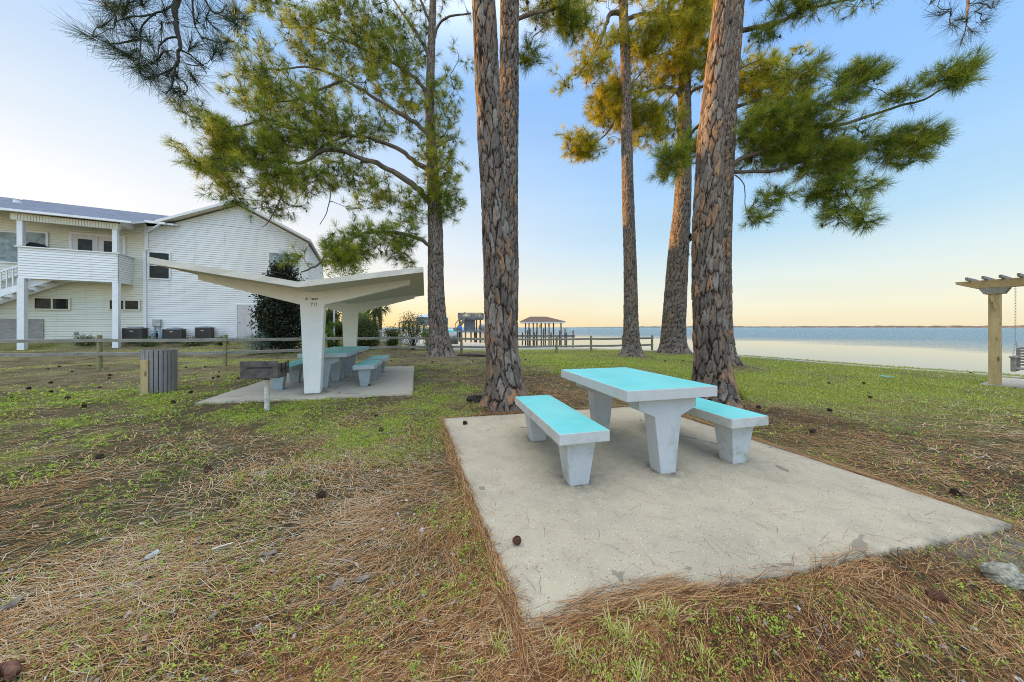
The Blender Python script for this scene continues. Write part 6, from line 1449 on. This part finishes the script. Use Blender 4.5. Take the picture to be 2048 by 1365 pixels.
def build_cones():
    M0 = {}
    for key, closed, mat in (('closed', True, 'cone_red'), ('open', False, 'cone')):
        o = cone_mesh('pine_cone', closed).build('pine_cone', M[mat]); M0[key] = o.data; bpy.data.objects.remove(o)
    far = 'dark pine cone on the thin turf between the rail fence and the slatted bin'; nearbin = 'dark pine cone on the turf between the slatted bin and the barbecue grill'
    lawn = 'dark pine cone on the green lawn between the furrowed pine and the pergola'; mid = 'dark pine cone on the brown ground near the broad leaning pine'
    for px, py, lab, key, sc in (
        (1041, 1086, 'closed red brown pine cone lying on the front slab', 'closed', 1.05), (203, 912, 'large open black pine cone alone on the weedy turf', 'open', 1.0), (760, 860, 'open dark pine cone beside the long grey stick', 'open', 1.0),
        (755, 834, 'dark pine cone on the turf midway between the grill and the front slab', 'open', .85), (650, 988, 'half buried pine cone among the brown needles left of the front slab', 'open', 1.1), (1900, 977, 'open black pine cone just right of the slab edge', 'open', 1.05),
        (1853, 1186, 'long worn brown pine cone in the needle pile at the slab front', 'closed', 1.3), (413, 938, 'broken brown pine cone on the turf below the grill', 'closed', 1.2), (926, 849, 'crumbled pine cone on the far left corner of the front slab', 'open', 1.0),
        (168, 812, 'dark pine cone nearest the viewer on the turf left of the bin', 'open', 1.2), (63, 776, far, 'open', 1.2), (106, 764, far, 'open', 1.1), (147, 742, far, 'open', 1.), (115, 734, far, 'open', 1.2), (98, 737, far, 'open', .8), (216, 750, far, 'open', 1.2), (217, 755, far, 'open', 1.), (182, 732, far, 'open', .9),
        (100, 783, far, 'open', .9), (24, 796, far, 'open', 1.0), (132, 797, far, 'open', 1.1), (196, 775, far, 'open', .8), (346, 803, 'dark pine cone at the right foot of the slatted bin', 'open', 1.3), (386, 783, nearbin, 'open', 1.1), (393, 751, nearbin, 'open', 1.), (410, 733, nearbin, 'open', 1.), (437, 753, nearbin, 'open', 1.1), (427, 757, nearbin, 'open', 1.),
        (374, 734, nearbin, 'open', .9), (479, 756, nearbin, 'open', .9), (440, 744, nearbin, 'open', .8), (811, 713, mid, 'open', 1.), (863, 724, mid, 'open', 1.2), (784, 721, mid, 'open', 1.), (945, 722, mid, 'open', 1.), (1051, 720, mid, 'open', 1.1), (1060, 723, mid, 'open', 1.1), (736, 772, 'pine cone lying under the nearer open side pavilion bench', 'closed', 1.1),
        (1332, 722, 'dark pine cone on the turf at the foot of the golden pine', 'open', 1.2), (1367, 722, 'dark pine cone right of the golden pine below its lean', 'open', 1.), (1657, 766, lawn, 'open', 1.), (1726, 766, lawn, 'open', 1.), (1736, 794, lawn, 'open', 1.), (1632, 863, 'dark pine cone in the brown needles beyond the right bench', 'open', 1.1), (1655, 818, lawn, 'open', 1.), (1516, 817, 'dark pine cone close to the spiky grass clump', 'open', 1.1)):
        g = G(px, py); onpad = any(bool(inquad(Q, g[0], g[1])) for Q in PADS.values()); z = 0.0 if onpad else float(gz(g[0], g[1]))
        o = bpy.data.objects.new('pine_cone', M0[key]); COL.objects.link(o); sc *= .64; o.scale = (sc,) * 3
        o.rotation_euler = (PI / 2 + random.gauss(0, .15), random.uniform(0, 6), random.uniform(0, 6)); rr = (.030 if key == 'closed' else .034) * sc; o.location = (g[0], g[1], z + rr)
        tag(o, lab, 'pine cone', 'fallen pine cones')
build_cones()
def build_bits():
    def stick(label, pts, r, mat='stick', nm='fallen_stick'):
        P = [G(x, y) for x, y in pts]; P = np.array([(p[0], p[1], max(float(gz(p[0], p[1])), -.04) + r * 1.1 + .012) for p in P]); P = smooth_path(P, len(pts) * 4); P[:, :2] += rng.normal(0, r * .35, (len(P), 2))
        c = P.mean(0); V, Q = tube_np(P - c, np.linspace(r, r * .55, len(P)), 7); o = link(nm, mesh_np(nm, V, [Q], [M[mat]], smooth=True)); o.location = c; tag(o, label, 'stick')
    stick('long thin grey stick lying left of the front slab', [(720, 878), (745, 870), (775, 866), (812, 862)], .011)
    stick('short dark stick near the far corner of the front slab', [(812, 830), (835, 828), (858, 829)], .012)
    stick('broken grey twig lying behind the bin side cones', [(836, 822), (832, 806), (838, 800)], .008)
    stick('dark log end at the bottom left corner of the ground', [(-30, 1352), (0, 1345), (45, 1338)], .028, 'cone_red')
    stick('pale stripped twig among the brown needles', [(424, 1092), (445, 1085), (467, 1079)], .006, 'chipped')
    def chip(label, px, py, L, w, rz):
        g = G(px, py); z = float(gz(g[0], g[1])) + .022; n = 9; V = []
        for k in range(n):
            a = 2 * PI * k / n; r = 1 + random.uniform(-.22, .18); V.append((math.cos(a) * L / 2 * r, math.sin(a) * w / 2 * r, random.gauss(0, .004) + .006 * math.cos(2 * a)))
        mb = MB(); mb.hexa([np.array(v) - (0, 0, .005) for v in V], V); o = mb.build('bark_flake', M['boxgrey'] if rz > 1.25 else M['stick']); o.location = (g[0], g[1], z); o.rotation_euler = (.2, -.1, rz); tag(o, label, 'bark flake', 'bark flakes on the needles')
    chip('pale grey bark flake right of the stripped twig', 541, 1099, .075, .04, .5); chip('whitish bark flake left of the stripped twig', 303, 1102, .07, .035, 1.3); chip('long tan bark flake beside the slab edge weeds', 722, 1156, .09, .03, .3)
    chip('speckled bark flake standing in thick brown needles', 676, 1166, .07, .045, 1.1); chip('grey bark flake at the left frame edge', 20, 1200, .09, .045, 1.2); chip('small grey bark flake below the pale grey one', 425, 1222, .04, .03, .8)
    chip('white bark flake halfway along the left slab edge', 943, 1049, .03, .02, 1.2)
    # lichen-covered stone, dark root
    def lump(nm, label, cat, c, s, mat, seed, amp=.3):
        bm = bmesh.new(); bmesh.ops.create_icosphere(bm, subdivisions=5, radius=1)
        for v in bm.verts:
            p = v.co; d = 1 + amp * (float(fbm(p.x * 1.6 + seed, p.y * 1.6 + p.z * 2.1, seed, 4)) - .5) * 2 + .10 * (float(vn(p.x * 7 + p.z * 5, p.y * 7 - p.z * 3, seed + 2)) - .5); v.co = Vector((p.x * s[0], p.y * s[1], p.z * s[2])) * d
        me = bpy.data.meshes.new(nm); bm.to_mesh(me); bm.free(); me.materials.append(M[mat]); me.polygons.foreach_set('use_smooth', [True] * len(me.polygons)); o = link(nm, me); o.location = c; tag(o, label, cat)
    g = on_ground(2012, 1165); lump('stone', 'pale lichen covered stone in the grey sand by the slab corner', 'stone', (g[0], g[1], g[2] + .03), (.085, .065, .052), 'rock', 5, .42)
    g = on_ground(955, 802); lump('root_burl', 'dark mossy root lump left of the orange plated trunk', 'root', (g[0], g[1], g[2] + .03), (.17, .10, .075), 'wood_root', 9)
    g = on_ground(940, 713); lump('root_burl', 'grey surface root spreading right of the broad pine trunk', 'root', (g[0], g[1], g[2] + .0), (.9, .2, .10), 'wood_root', 12)
    g = on_ground(1772, 754); o = MB().lathe([(.02, -.02), (.15, -.02), (.15, .012), (.14, .022), (.02, .025)], n=20).build('valve_cover', M['plastic']); o.location = g; tag(o, 'round turquoise valve cover set in the green lawn', 'valve cover')
build_bits()
